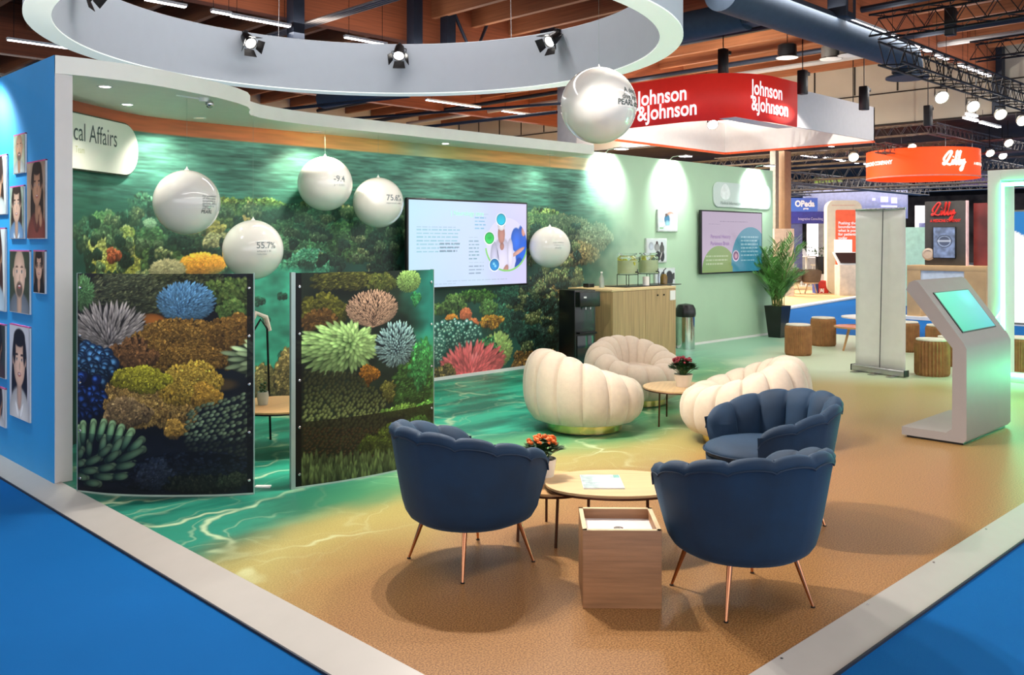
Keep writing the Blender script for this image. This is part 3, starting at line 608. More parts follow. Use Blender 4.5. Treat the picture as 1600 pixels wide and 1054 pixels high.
    l.new(c, p.inputs['Base Color']); p.inputs['Roughness'].default_value = .38; p.inputs['Specular IOR Level'].default_value = .28
    b = N('ShaderNodeBump'); b.inputs['Strength'].default_value = .04; b.inputs['Distance'].default_value = .002; l.new(cn.outputs[0], b.inputs['Height']); l.new(b.outputs[0], p.inputs['Normal'])
    return m
struct(MB().box((2.14, 1.78, -.034), (15.2, 8.3, 0)).build('floor', floor_print()))
kerb = mat('white_aluminium_kerb', (172, 168, 163), .4, .1, var=.01)
def kerb_piece(x0, y0, x1, y1, side):                     # low ramped white profile
    if side == 'x': pts = [(x0, y0, -.036), (x0, y1-.03, .0), (x0, y1, .006), (x0, y1, -.036)]; off = (x1-x0, 0, 0)
    else: pts = [(x0, y0, -.036), (x1-.03, y0, .0), (x1, y0, .006), (x1, y0, -.036)]; off = (0, y1-y0, 0)
    return struct(MB().ext(pts, off).build('trim_1' if side == 'y' else 'trim_2', kerb))
kerb_piece(1.93, 1.60, 2.14, 9.5, 'y'); kerb_piece(2.14, 1.60, 15.2, 1.79, 'x')
seam = mat('dark_seam', (18, 26, 44), .6)
struct(MB().box((1.922, 1.59, -.036), (1.931, 9.5, -.024)).build('trim_3', seam)); struct(MB().box((1.93, 1.592, -.036), (15.2, 1.602, -.024)).build('trim_4', seam))
for k in range(14):                                       # screw heads of the kerb
    x = 3.2+k*.75; o = MB().lathe([(.006, 0), (.006, .0015), (0, .0015)], (x, 1.772, .0045), 8).build('trim_5', steel); struct(o)

# ------------------------------------------------------------------ walls of the stand
green = mat('mint_green_wall', GREEN, .62, var=.015, scale=2)
struct(MB().box((2.1, 8.155, -.03), (14.42, 8.27, 2.84)).build('wall_back', green))
def _corner(n=60):                                        # the wall turns towards the blue end wall in a soft curve
    P = [Vector(p) for p in ((2.2, 7.27, 0), (2.57, 7.55, 0), (2.9, 7.80, 0), (3.3, 8.04, 0), (3.7, 8.13, 0), (4.15, 8.149, 0))]
    P = [2*P[0]-P[1]]+P+[P[-1]+Vector((.4, 0, 0))]; out = []
    for i in range(1, len(P)-2):
        for k in range(24):
            t = k/24; a, b, c, d = P[i-1:i+3]; out.append(.5*((2*b)+(c-a)*t+(2*a-5*b+4*c-d)*t*t+(3*b-a-3*c+d)*t**3))
    out.append(P[-2]); return out
CRN = _corner(); _L = np.concatenate([[0], np.cumsum([(b-a).length for a, b in zip(CRN, CRN[1:])])]); CL = _L[-1]; CX0 = 4.15-CL
def mural_map(s, t):
    x = MX0+s*(MX1-MX0); q = (x-MX0)/(4.15-MX0)*CL; X = np.where(x < 4.15, np.interp(q, _L, [p.x for p in CRN]), x); Y = np.where(x < 4.15, np.interp(q, _L, [p.y for p in CRN]), 8.149)
    return X, Y, MZ-t*MZ
struct(picture('wall_mural', paint_mural(), mural_map, print_mat('mural_print', .5)))
struct(MB().grid([[p+Vector((-.01, .012, 0)), p+Vector((-.01, .012, 2.72)), p+Vector((-.05, .05, 2.72)), p+Vector((-.05, .05, 0))] for p in CRN[::6]], closed_v=True).build('wall_corner', white_paint))
struct(MB().box((4.1, 8.13, 0), (14.42, 8.149, .035)).build('baseboard_back', white_paint))
bluew = mat('blue_wall_paint', (40, 150, 216), .55, var=.03, scale=1.5)
struct(MB().box((2.1, 6.46, -.03), (2.105, 12, 2.84)).build('wall_left', bluew))
struct(MB().box((2.105, 6.45, -.03), (2.215, 12, 2.84)).build('wall_left_end', white))
# canopy with wavy front edge
front = [(2.105, 6.45), (2.3, 6.42), (2.56, 6.42), (2.85, 6.47), (3.1, 6.56), (3.36, 6.66), (3.6, 6.80), (3.76, 6.93), (3.86, 7.07), (3.93, 7.22), (4.02, 7.36), (4.18, 7.47), (4.40, 7.54), (4.75, 7.6), (5.3, 7.62), (6.5, 7.63), (8, 7.62), (8.97, 7.60)]
can = MB().prism(front+[(8.97, 8.145), (2.105, 8.145)], 2.72, 2.84)
struct(can.build('ceiling', mat('white_canopy', (242, 240, 230), .5, var=.01)))
for i, (u, v, br) in enumerate(((164, 135, 1), (199, 163, 1), (312, 184, .25), (493, 205, .3), (696, 224, 1), (858, 241, .35))):
    p = G(u, v, 2.72)
    t = thing('recessed_downlight', 'small round downlight in the canopy underside, '+('nearest the blue wall', 'second from the blue wall', 'third along, above the left balloons', 'above the balloon reading -9.4', 'above the wall screen', 'at the far end of the canopy')[i], 'downlight', (p.x, p.y, 2.72), group='downlights in the canopy')
    MB().lathe([(.036, -.001), (.05, -.006), (.055, -.006), (.055, 0), (.036, 0)], n=28).build('ring', white_paint, t)
    MB().lathe([(0, -.003), (.037, -.003), (.037, -.001), (0, -.001)], n=24).build('lens', lamp_glow if br == 1 else mat('dim_lens', (200, 190, 170), .4, emit=(255, 230, 190), es=.5), t)
t = thing('motion_sensor', 'small white sensor unit with an arm under the canopy', 'sensor', G(318, 153, 2.72))
MB().lathe([(0, -.03), (.03, -.03), (.045, 0)], n=20).build('base', white_paint, t); MB().tube([(-.22, .0, -.004), (0, 0, -.012)], .006).build('arm', white_paint, t)
MB().ball((.04, -.02, -.045), .032).build('eye', steel, t)
light('SPOT', 'canopy_spot', G(493, 205, 2.70)+Vector((0, -.06, 0)), 75, (1, .9, .75), (5.1, 8.1, 1.2), spot_size=R(120), spot_blend=.9, shadow_soft_size=.03)
light('SPOT', 'canopy_spot', (3.55, 7.75, 2.69), 62, (1, .95, .85), (3.55, 8.1, 1.2), spot_size=R(120), spot_blend=.9, shadow_soft_size=.03)
light('SPOT', 'canopy_spot', (8.4, 7.8, 2.69), 40, (1, .92, .8), (8.4, 8.1, 1.2), spot_size=R(120), spot_blend=.9, shadow_soft_size=.03)
light('SPOT', 'canopy_spot', (2.8, 7.1, 2.69), 40, (1, .95, .85), (2.8, 6.9, 0), spot_size=R(130), spot_blend=.9, shadow_soft_size=.03)
light('SPOT', 'canopy_spot', (6.9, 7.7, 2.69), 40, (1, .95, .85), (6.9, 7.9, 0), spot_size=R(130), spot_blend=.9, shadow_soft_size=.03)
# arm spots washing the green wall and the blue wall
for i, (u, v) in enumerate(((945, 255), (1046, 268), (1178, 283))):
    p = OY(u, v, 8.15); x = p.x
    t = thing('display_arm_light', 'flat arm spotlight clipped on the green wall top, '+('at the canopy end', 'above the two framed prints', 'above the pale logo sign')[i], 'wall light', (x, 8.15, 2.84), group='arm lights on the green wall')
    MB().tube([(0.06, .05, .0), (.06, -.02, .05), (.04, -.26, .06)], .008).build('arm', steel, t)
    MB().box((-.09, -.36, .03), (.09, -.22, .05), .008).build('head', steel, t)
    MB().box((-.08, -.35, .026), (.08, -.23, .0299)).build('lens', lamp_glow, t)
    light('SPOT', 'arm_spot', (x, 7.82, 2.80), 80, (.93, 1, .97), (x, 8.15, 2.55), spot_size=R(105), spot_blend=.6, shadow_soft_size=.05)
light('SPOT', 'arm_spot', (1.72, 7.75, 2.8), 150, (.75, .95, 1), (2.1, 7.75, 2.3), spot_size=R(110), spot_blend=.8, shadow_soft_size=.05)
t = thing('display_arm_light', 'flat arm spotlight on the blue wall top beside the portraits', 'wall light', (2.1, 7.72, 2.84))
MB().tube([(.05, 0, 0), (0, 0, .05), (-.3, 0, .06)], .008).build('arm', steel, t); MB().box((-.42, -.09, .04), (-.26, .09, .06), .008).build('head', steel, t)

# ------------------------------------------------------------------ round halo hung over the stand
HC = W(-1.38, 8.94); HR = 3.0; z0, z1 = 3.5, 4.13
t = thing('hanging_halo', 'huge white ring-shaped banner hung over the lounge', 'hanging ring', (HC.x, HC.y, z0))
fab = mat('white_stretch_fabric', (186, 194, 204), .7, var=.006)
MB().grid([[((HR+dr)*math.cos(2*PI*k/160), (HR+dr)*math.sin(2*PI*k/160), z) for dr, z in ((0, .012), (0, .63), (-.03, .64), (-.19, .64), (-.21, .63), (-.21, .012))] for k in range(160)], closed_u=True).build('fabric_band', fab, t, smooth=60)
MB().grid([[((HR+dr)*math.cos(2*PI*k/160), (HR+dr)*math.sin(2*PI*k/160), z) for dr, z in ((.002, .012), (.002, 0), (-.212, 0), (-.212, .012))] for k in range(160)], closed_u=True, closed_v=True).build('bottom_edge', mat('glow_added_edge', (236, 240, 236), .6, var=.006, emit=(220, 235, 225), es=.42), t, smooth=30)  # glow and paler tone added to brighten the ring's underside
for k in range(6):
    a = 2*PI*k/6+.3; x, y = (HR-.1)*math.cos(a), (HR-.1)*math.sin(a); MB().tube([(x, y, .64), (x*.97, y*.97, 3.1)], .004, 6).build('wire', steel, t)
def halo_fixture(ang, tilt, label):
    x, y = HC.x+(HR-.23)*math.cos(ang), HC.y+(HR-.23)*math.sin(ang)
    t = thing('barn_door_spotlight', label, 'spotlight', (x, y, z1-.02), ang+PI, 'spotlights on the halo')      # local +x looks to the middle of the halo
    MB().box((-.08, -.02, -.02), (.06, .02, .03), .006).build('clamp', dark_metal, t)
    h = MB(); h.M = Matrix.Translation((.10, 0, -.10)) @ Matrix.Rotation(tilt, 4, 'Y')
    h.lathe([(.02, .12), (.055, .10), (.07, 0), (.075, -.07), (.075, -.09), (.066, -.09), (.06, -.05), (0, -.05)], n=24); hs_ = h.build('housing', dark_metal, t)
    l = MB(); l.M = Matrix.Translation((.10, 0, -.10)) @ Matrix.Rotation(tilt, 4, 'Y'); l.lathe([(0, -.075), (.062, -.075), (.062, -.07), (0, -.07)], n=24); l.build('lens', lamp_glow, hs_)
    for q in range(4):
        d = MB(); d.M = Matrix.Translation((.10, 0, -.10)) @ Matrix.Rotation(tilt, 4, 'Y') @ Matrix.Rotation(q*PI/2, 4, 'Z')
        d.ext([(.076, -.06, -.09), (.076, .06, -.09), (.125, .08, -.17), (.125, -.08, -.17)], (.004, 0, .002)); d.build('barn_door', dark_metal, hs_)
    MB().tube([(0, 0, -.01), (.03, .085, -.05), (.10, .085, -.10)], .007, 6).build('yoke', dark_metal, t); return t
for u, tilt, lab in ((155, -.9, 'black spotlight high on the left of the halo, seen from behind'), (382, -.95, 'lit spotlight with four flaps on the halo above the blue portraits'), (625, -.75, 'lit spotlight on the far middle of the halo'), (873, -.95, 'lit spotlight on the halo beside the largest balloon')):
    r = _ray(u, 60); r.z = 0; r.normalize(); o = Vector((0, 0, 0)); c = Vector((HC.x, HC.y, 0)); b_ = r.dot(c); dd = b_*b_-(c.length_squared-(HR-.23)**2); s = b_+math.sqrt(dd)
    if u == 155: s = b_+math.sqrt(max(dd, 0))*.6
    p = r*s; a = math.atan2(p.y-HC.y, p.x-HC.x); halo_fixture(a, tilt, lab)

# ------------------------------------------------------------------ free-standing printed panels
def smooth_path(pts, n):                                  # Catmull-Rom through plan points, evenly spaced
    P = [Vector(p) for p in pts]; P = [2*P[0]-P[1]]+P+[2*P[-1]-P[-2]]; out = []
    for i in range(1, len(P)-2):
        for k in range(24):
            t = k/24; a, b, c, d = P[i-1:i+3]
            out.append(.5*((2*b)+(c-a)*t+(2*a-5*b+4*c-d)*t*t+(3*b-a-3*c+d)*t**3))
    out.append(P[-2]); L = [0]
    for a, b in zip(out, out[1:]): L.append(L[-1]+(b-a).length)
    res = []; j = 0
    for k in range(n):
        s = L[-1]*k/(n-1)
        while j < len(L)-2 and L[j+1] < s: j += 1
        f = (s-L[j])/max(1e-9, L[j+1]-L[j]); res.append(out[j].lerp(out[j+1], f))
    return res
panel_print = print_mat('panel_print', .34); panel_print.node_tree.nodes['Principled BSDF'].inputs['Specular IOR Level'].default_value = .22
alu = mat('anodised_aluminium', (150, 168, 164), .35, .5, var=.02)
def coral_panel(name_label, pts, rgb, edge_left, z0=.012, z1=1.40):
    t = thing('printed_divider_panel', name_label, 'panel', (pts[0][0], pts[0][1], 0)); o = Vector((pts[0][0], pts[0][1], 0))
    P = [p-o for p in smooth_path([Vector((a, b, 0)) for a, b in pts], rgb.shape[1])]
    px = np.array([p.x for p in P]); py = np.array([p.y for p in P]); w = len(P)
    nrm = []
    for i in range(w):
        d = (P[min(i+1, w-1)]-P[max(i-1, 0)]).normalized(); nrm.append(Vector((d.y, -d.x, 0)))
    nx = np.array([n.x for n in nrm]); ny = np.array([n.y for n in nrm])
    def f(s, tt):
        i = np.rint(s*(w-1)).astype(int); return px[i]+nx[i]*.004, py[i]+ny[i]*.004, z1-tt*(z1-z0)
    picture('print', rgb, f, panel_print, t)
    Q = P[::12]+[P[-1]]; NQ = nrm[::12]+[nrm[-1]]
    MB().grid([[q-n*.006+Vector((0, 0, z0)), q-n*.006+Vector((0, 0, z1)), q+n*.003+Vector((0, 0, z1)), q+n*.003+Vector((0, 0, z0))] for q, n in zip(Q, NQ)], closed_v=True).build('acrylic_sheet', mat('clear_acrylic', (60, 80, 76), .1, var=0), t)
    MB().grid([[q-n*a+Vector((0, 0, b)) for a, b in ((.012, 0), (.012, z0), (-.004, z0), (-.004, 0))] for q, n in zip(Q, NQ)], closed_v=True).build('bottom_rail', mat('pale_rail', (150, 170, 160), .4), t)
    for i, (q, n) in enumerate(((P[0], nrm[0]), (P[-1], nrm[-1]))):
        d = Vector((-n.y, n.x, 0)); sgn = -1 if i == 0 else 1; e = q+d*sgn*.002
        MB().ext([e-n*.03, e+n*.006, e+n*.006+d*sgn*(.028 if edge_left and i == 0 else .005), e-n*.03+d*sgn*(.028 if edge_left and i == 0 else .005)], (0, 0, z1+.003)).build('edge_post', alu, t)
        for k in range(5):
            z = z1-.09-k*(z1-z0-.17)/4; c = q-d*sgn*.024+n*.004+Vector((0, 0, z))
            m = MB(); m.M = Matrix.Translation(c) @ n.to_track_quat('Z', 'Y').to_matrix().to_4x4(); m.lathe([(.009, 0), (.009, .008), (.006, .011), (0, .011)], n=14); m.build('screw_cap', steel, t)
    return t
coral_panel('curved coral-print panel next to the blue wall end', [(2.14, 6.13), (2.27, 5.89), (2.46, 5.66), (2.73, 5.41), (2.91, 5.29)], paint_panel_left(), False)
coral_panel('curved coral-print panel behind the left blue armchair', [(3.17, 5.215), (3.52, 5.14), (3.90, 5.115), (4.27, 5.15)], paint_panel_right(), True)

# ------------------------------------------------------------------ signs, screens and prints on the walls
def pill(w, h, r, n=12):
    out = []
    for cx, cy, a0 in ((w/2-r, h/2-r, 0), (-w/2+r, h/2-r, 90), (-w/2+r, -h/2+r, 180), (w/2-r, -h/2+r, 270)):
        for k in range(n+1): a = R(a0+90*k/n); out.append((cx+r*math.cos(a), cy+r*math.sin(a)))
    return out
cream = mat('cream_sign_board', (222, 222, 208), .5, var=.01); rim = mat('olive_sign_rim', (60, 70, 50), .5)
def text_width(body, size, **k): return max(v[0] for v in text_geo(body, size, **k)[0])
sd_ = Vector((.8, .6, 0)); sn_ = Vector((.6, -.8, 0)); s0_ = Vector((2.57, 7.48, 0)) # sign plane on the curved corner
cS = s0_+sd_*.24+Vector((0, 0, 2.39)); t = thing('wall_sign', 'cream rounded sign with grey lettering on the coral mural', 'sign', cS)
MB().ext([sd_*a+ZU*b for a, b in pill(1.30, .43, .205)], sn_*.02).build('board', cream, t)
MB().ext([sd_*a+ZU*b-sn_*.02 for a, b in pill(1.33, .455, .22)], sn_*.03).build('rim', rim, t)
w_ = text_width('Affairs', .205, res=3); k_ = .385/w_; W_ = text_width('Medical Affairs', .205, res=3)*k_
lettering('Medical Affairs', sd_*(.565-.24-W_)+ZU*(2.397-2.39)+sn_*.018, sd_, ZU, .205, ink, t, sx=k_)
lettering('Team', sd_*(.13-.24-.13)+ZU*(2.30-2.39)+sn_*.018, sd_, ZU, .075, mat('faint_olive_ink', (186, 190, 140), .6), t, sx=.7)
def local(o, t): o.location = tuple(-c for c in t.location); return o
t = thing('wall_sign', 'pale translucent rounded sign above the wall display with pink slide', 'sign', (13.42, 8.13, 2.365))
pale = mat('pale_sign_board', (196, 212, 206), .4, var=.01)
MB().ext([(a, 0, b) for a, b in pill(1.78, .40, .14)], (0, .02, 0)).build('board', pale, t)
MB().ext([(-.55+.14*math.cos(PI*2*k/24)*(1-.3*math.sin(PI*2*k/24)), -.003, .05+.13*math.sin(PI*2*k/24)) for k in range(24)], (0, .004, 0)).build('emblem', mat('pale_emblem', (228, 236, 234), .5), t)
local(lettering('Pearl Life Sciences'.replace('Pearl Life Sciences', 'Medical Information'), (12.72, 8.128, 2.21), XR, ZU, .075, mat('faint_grey_ink', (140, 160, 150), .6), t), t)
def display(label, x0, x1, z0, z1, y, rgb, es, mount):
    t = thing('wall_display', label, 'screen', ((x0+x1)/2, y, (z0+z1)/2)); w, h = x1-x0, z1-z0
    hs_ = MB().box((-w/2-.022, 0, -h/2-.022), (w/2+.022, .045, h/2+.022), .006).build('housing', black, t)
    MB().box((-w*.3, .045, -h*.3), (w*.3, mount, h*.3)).build('wall_mount', dark_metal, t)
    picture('screen', rgb, flat((-w/2, -.002, h/2), XR, ZU, w, h), print_mat('screen_picture_%d' % int(es*100), .15, emit=es), hs_); return t
scr = display('large bright wall display showing text and a man beside coloured circles', 6.27, 8.12, 1.09, 2.07, 7.98, paint_screen_left(), 1.0, .16)
lettering('| Neurology care', (-.32, -.003, .33), XR, ZU, .075, mat('green_screen_text', (120, 190, 150), .5, emit=(130, 200, 160), es=.8), scr)
dsp = display('wall display with a pink, green and teal slide on the mint wall', 12.10, 13.88, 1.12, 2.08, 8.06, paint_screen_right(), .62, .08)
tx = mat('violet_screen_text', (110, 84, 130), .5, emit=(116, 90, 136), es=.6)
lettering('Personal History', (-.66, -.003, .06), XR, ZU, .085, tx, dsp); lettering('Parkinson Brain', (-.66, -.003, -.05), XR, ZU, .085, tx, dsp, bold=.0006)
for lab, u0, v0, u1, v1, k in (('framed colour print of a couple, topmost of three on the mint wall', 1028, 327, 1059, 362, 0), ('framed black and white print of two people, middle of three prints', 1010, 372, 1042, 410, 1), ('framed black and white print, lowest of three, above the water jars', 1024, 419, 1055, 449, 2)):
    a, b = OY(u0, v0, 8.12), OY(u1, v1, 8.12); w, h = b.x-a.x, a.z-b.z
    t = thing('framed_print', lab, 'picture', ((a.x+b.x)/2, 8.12, (a.z+b.z)/2), group='framed prints on the mint wall')
    fr_ = MB().box((-w/2, 0, -h/2), (w/2, .034, h/2), .004).build('frame', mat('pale_frame', (196, 204, 200), .5), t)
    picture('print', paint_small(k), flat((-w/2+.02, -.002, h/2-.02), XR, ZU, w-.04, h-.04), print_mat('photo_print', .4), fr_)
# portraits on the outer blue wall (seen edge-on from the aisle)
pink = mat('pink_edge', (206, 90, 150), .5)
SK = ((222, 176, 150), (196, 144, 112), (150, 104, 80), (232, 190, 166))
port = [  # u0 v0 u1 v1 label, person
    (-22, 243, 12, 337, 'photo print of a dark-haired woman in white, cut by the left picture edge, upper one', dict(bg=(226, 226, 220), skin=SK[1], hair=(50, 34, 30), top=(222, 220, 214), long=True)),
    (23, 208, 41, 272, 'smallest high photo print of a bald bearded man', dict(bg=(150, 156, 130), bg2=(196, 196, 170), skin=SK[1], hair=(90, 80, 70), top=(196, 196, 190), bald=True, beard=True, hs=.3)),
    (44, 250, 73, 374, 'tall photo print of a dark-haired woman resting chin on hand', dict(bg=(196, 180, 160), bg2=(150, 116, 96), skin=SK[1], hair=(40, 28, 26), top=(142, 70, 60), long=True, hand=True, face=.26, hs=.3, cx=.55, collar=(100, 50, 46))),
    (17, 289, 39, 374, 'photo print of a woman in a light blue shirt', dict(bg=(110, 130, 104), bg2=(206, 210, 200), skin=SK[0], hair=(52, 36, 30), top=(126, 164, 206), long=True, collar=(226, 230, 236), hs=.32)),
    (-22, 355, 10, 485, 'photo print of a long-haired woman, middle left edge, cut by the picture edge', dict(bg=(230, 230, 226), skin=SK[1], hair=(64, 36, 32), top=(196, 216, 232), long=True, hs=.34)),
    (17, 390, 48, 490, 'photo print of a bald man with grey beard in a grey jumper', dict(bg=(44, 50, 42), bg2=(70, 84, 62), skin=SK[3], hair=(120, 110, 100), top=(126, 134, 146), bald=True, beard=True, hs=.33, cx=.5)),
    (54, 390, 72, 459, 'small photo print of a woman with curly dark hair and glasses', dict(bg=(150, 120, 110), bg2=(90, 90, 80), skin=SK[0], hair=(36, 24, 24), top=(20, 20, 24), glasses=True, long=True, hs=.34)),
    (-20, 503, 10, 588, 'photo print of a dark-skinned man at the left picture edge', dict(bg=(60, 66, 64), skin=SK[2], hair=(30, 24, 22), top=(80, 60, 60), hs=.4)),
    (17, 507, 48, 655, 'large photo print of a smiling woman with straight black hair, white top', dict(bg=(206, 206, 214), skin=SK[3], hair=(26, 20, 24), top=(226, 224, 222), long=True, collar=(240, 238, 236), hs=.36, face=.3)),
    (-18, 601, 10, 663, 'lowest photo print of a short-haired man in white', dict(bg=(206, 206, 206), skin=SK[1], hair=(50, 40, 36), top=(220, 220, 220), hs=.38))]
for i, (u0, v0, u1, v1, lab, kw) in enumerate(port):
    a, b = OX(u0, (v0+v1)/2, 2.095), OX(u1, (v0+v1)/2, 2.095); um = (u0+u1)/2; ztop, zbot = OX(um, v0+ (1.5 if v0 < 378 else 1), 2.095).z, OX(um, v1-1, 2.095).z; w, h = a.y-b.y, ztop-zbot
    t = thing('portrait_print', lab, 'photo', (2.1, (a.y+b.y)/2, zbot), 0, 'portrait prints on the blue wall')
    MB().box((-.012, -w/2, 0), (-.001, w/2, h)).build('backing_board', white_paint, t); MB().box((-.0135, -w/2, h-.007), (0, w/2, h+.002)).build('pink_top_edge', pink, t)
    rgb = paint_person(56, int(56*h/w), seed=i+3, **kw); picture('print', rgb, flat((-.0145, w/2-.005, h-.008), -YR, ZU, w-.010, h-.013), print_mat('photo_print', .4), t)

# ------------------------------------------------------------------ white ball balloons with lettering
pearl = mat('glossy_pearl_plastic', (232, 228, 220), .12, coat=.6, var=.004)
grey_ink = mat('grey_print_ink', (120, 128, 130), .5)
def ball(label, u, v, b, rpx, lines, top, lu=.55, lv=-.1):
    r = rpx/FPX*b; c = OB(u, v, b); t = thing('pearl_balloon', label, 'balloon', c, 0, 'hanging white balloons')
    MB().ball((0, 0, 0), r, 28).build('sphere', pearl, t, smooth=180)
    MB().lathe([(0, r*.985), (.022, r*.985), (.008, r+.012), (.003, r+.028), (0, r+.028)], n=14).build('cap', white_paint, t)
    MB().tube([(0, 0, r+.02), (0, 0, top-c.z)], .0008, 5).build('string', mat('nylon_string', (120, 150, 136), .3), t)
    vd = Vector((-c.x, -c.y, 0)).normalized(); base = math.atan2(vd.y, vd.x)
    for txt, size, la, lo, m, bold in lines:
        def warp(x, y, z):
            th = base+lo+x/r; ph = la+y/r; q = r*1.006; return Vector((q*math.cos(th)*math.cos(ph), q*math.sin(th)*math.cos(ph), q*math.sin(ph)))
        lettering(txt, (0, 0, 0), XR, ZU, size, m, t, warp=warp, bold=bold, res=3)
    return t
g2 = mat('light_grey_ink', (170, 176, 176), .5)
ball('largest white balloon, top centre, with three lines of dark lettering', 935.5, 165, 7.3, 59.5, [('A deep', .058, .25, .73, ink, .0005), ('dive into', .058, .07, .64, ink, .0005), ('PEARL data', .062, -.09, .50, ink, .001), ('_______________', .025, -.15, .52, g2, 0)], 6.4)
ball('white balloon with small paragraph, leftmost of the row', 292, 316, 7.15, 50.5, [(w, .024, .14-.075*k, .46, grey_ink, 0) for k, w in enumerate(('the prevalence', 'of non-motor', 'symptoms in', 'patients with a', 'diagnosis is', 'still high'))]+[('PEARL', .038, -.36, .44, ink, .0006)], 2.72)
ball('white balloon reading -9.4', 508, 287, 9.15, 42.5, [('-9.4', .085, .04, .30, grey_ink, .001), ('mean change from', .016, .20, .30, g2, 0), ('p < 0.0001', .03, -.12, .32, g2, 0)], 2.72)
ball('white balloon reading 75.6%, beside the wall screen', 591, 316.5, 9.6, 39.5, [('75.6%', .085, .06, .32, grey_ink, .0016), ('experienced a clear', .024, -.07, .32, grey_ink, 0)], 2.72)
ball('white balloon reading 55.7%, lowest on the left', 395.5, 390, 8.05, 46.5, [('55.7%', .075, .06, .10, grey_ink, .001), ('of patients with', .022, .24, .08, g2, 0), ('achieved ≥ 50', .022, -.06, .12, grey_ink, 0), ('reduction', .022, -.16, .12, g2, 0)], 2.72)
ball('white balloon right of the wall screen', 859, 386, 11.45, 32.5, [('most common', .026, .2, .15, g2, 0), ('treatment in', .026, .08, .2, g2, 0), ('study', .04, -.06, .25, g2, 0)], 2.72)

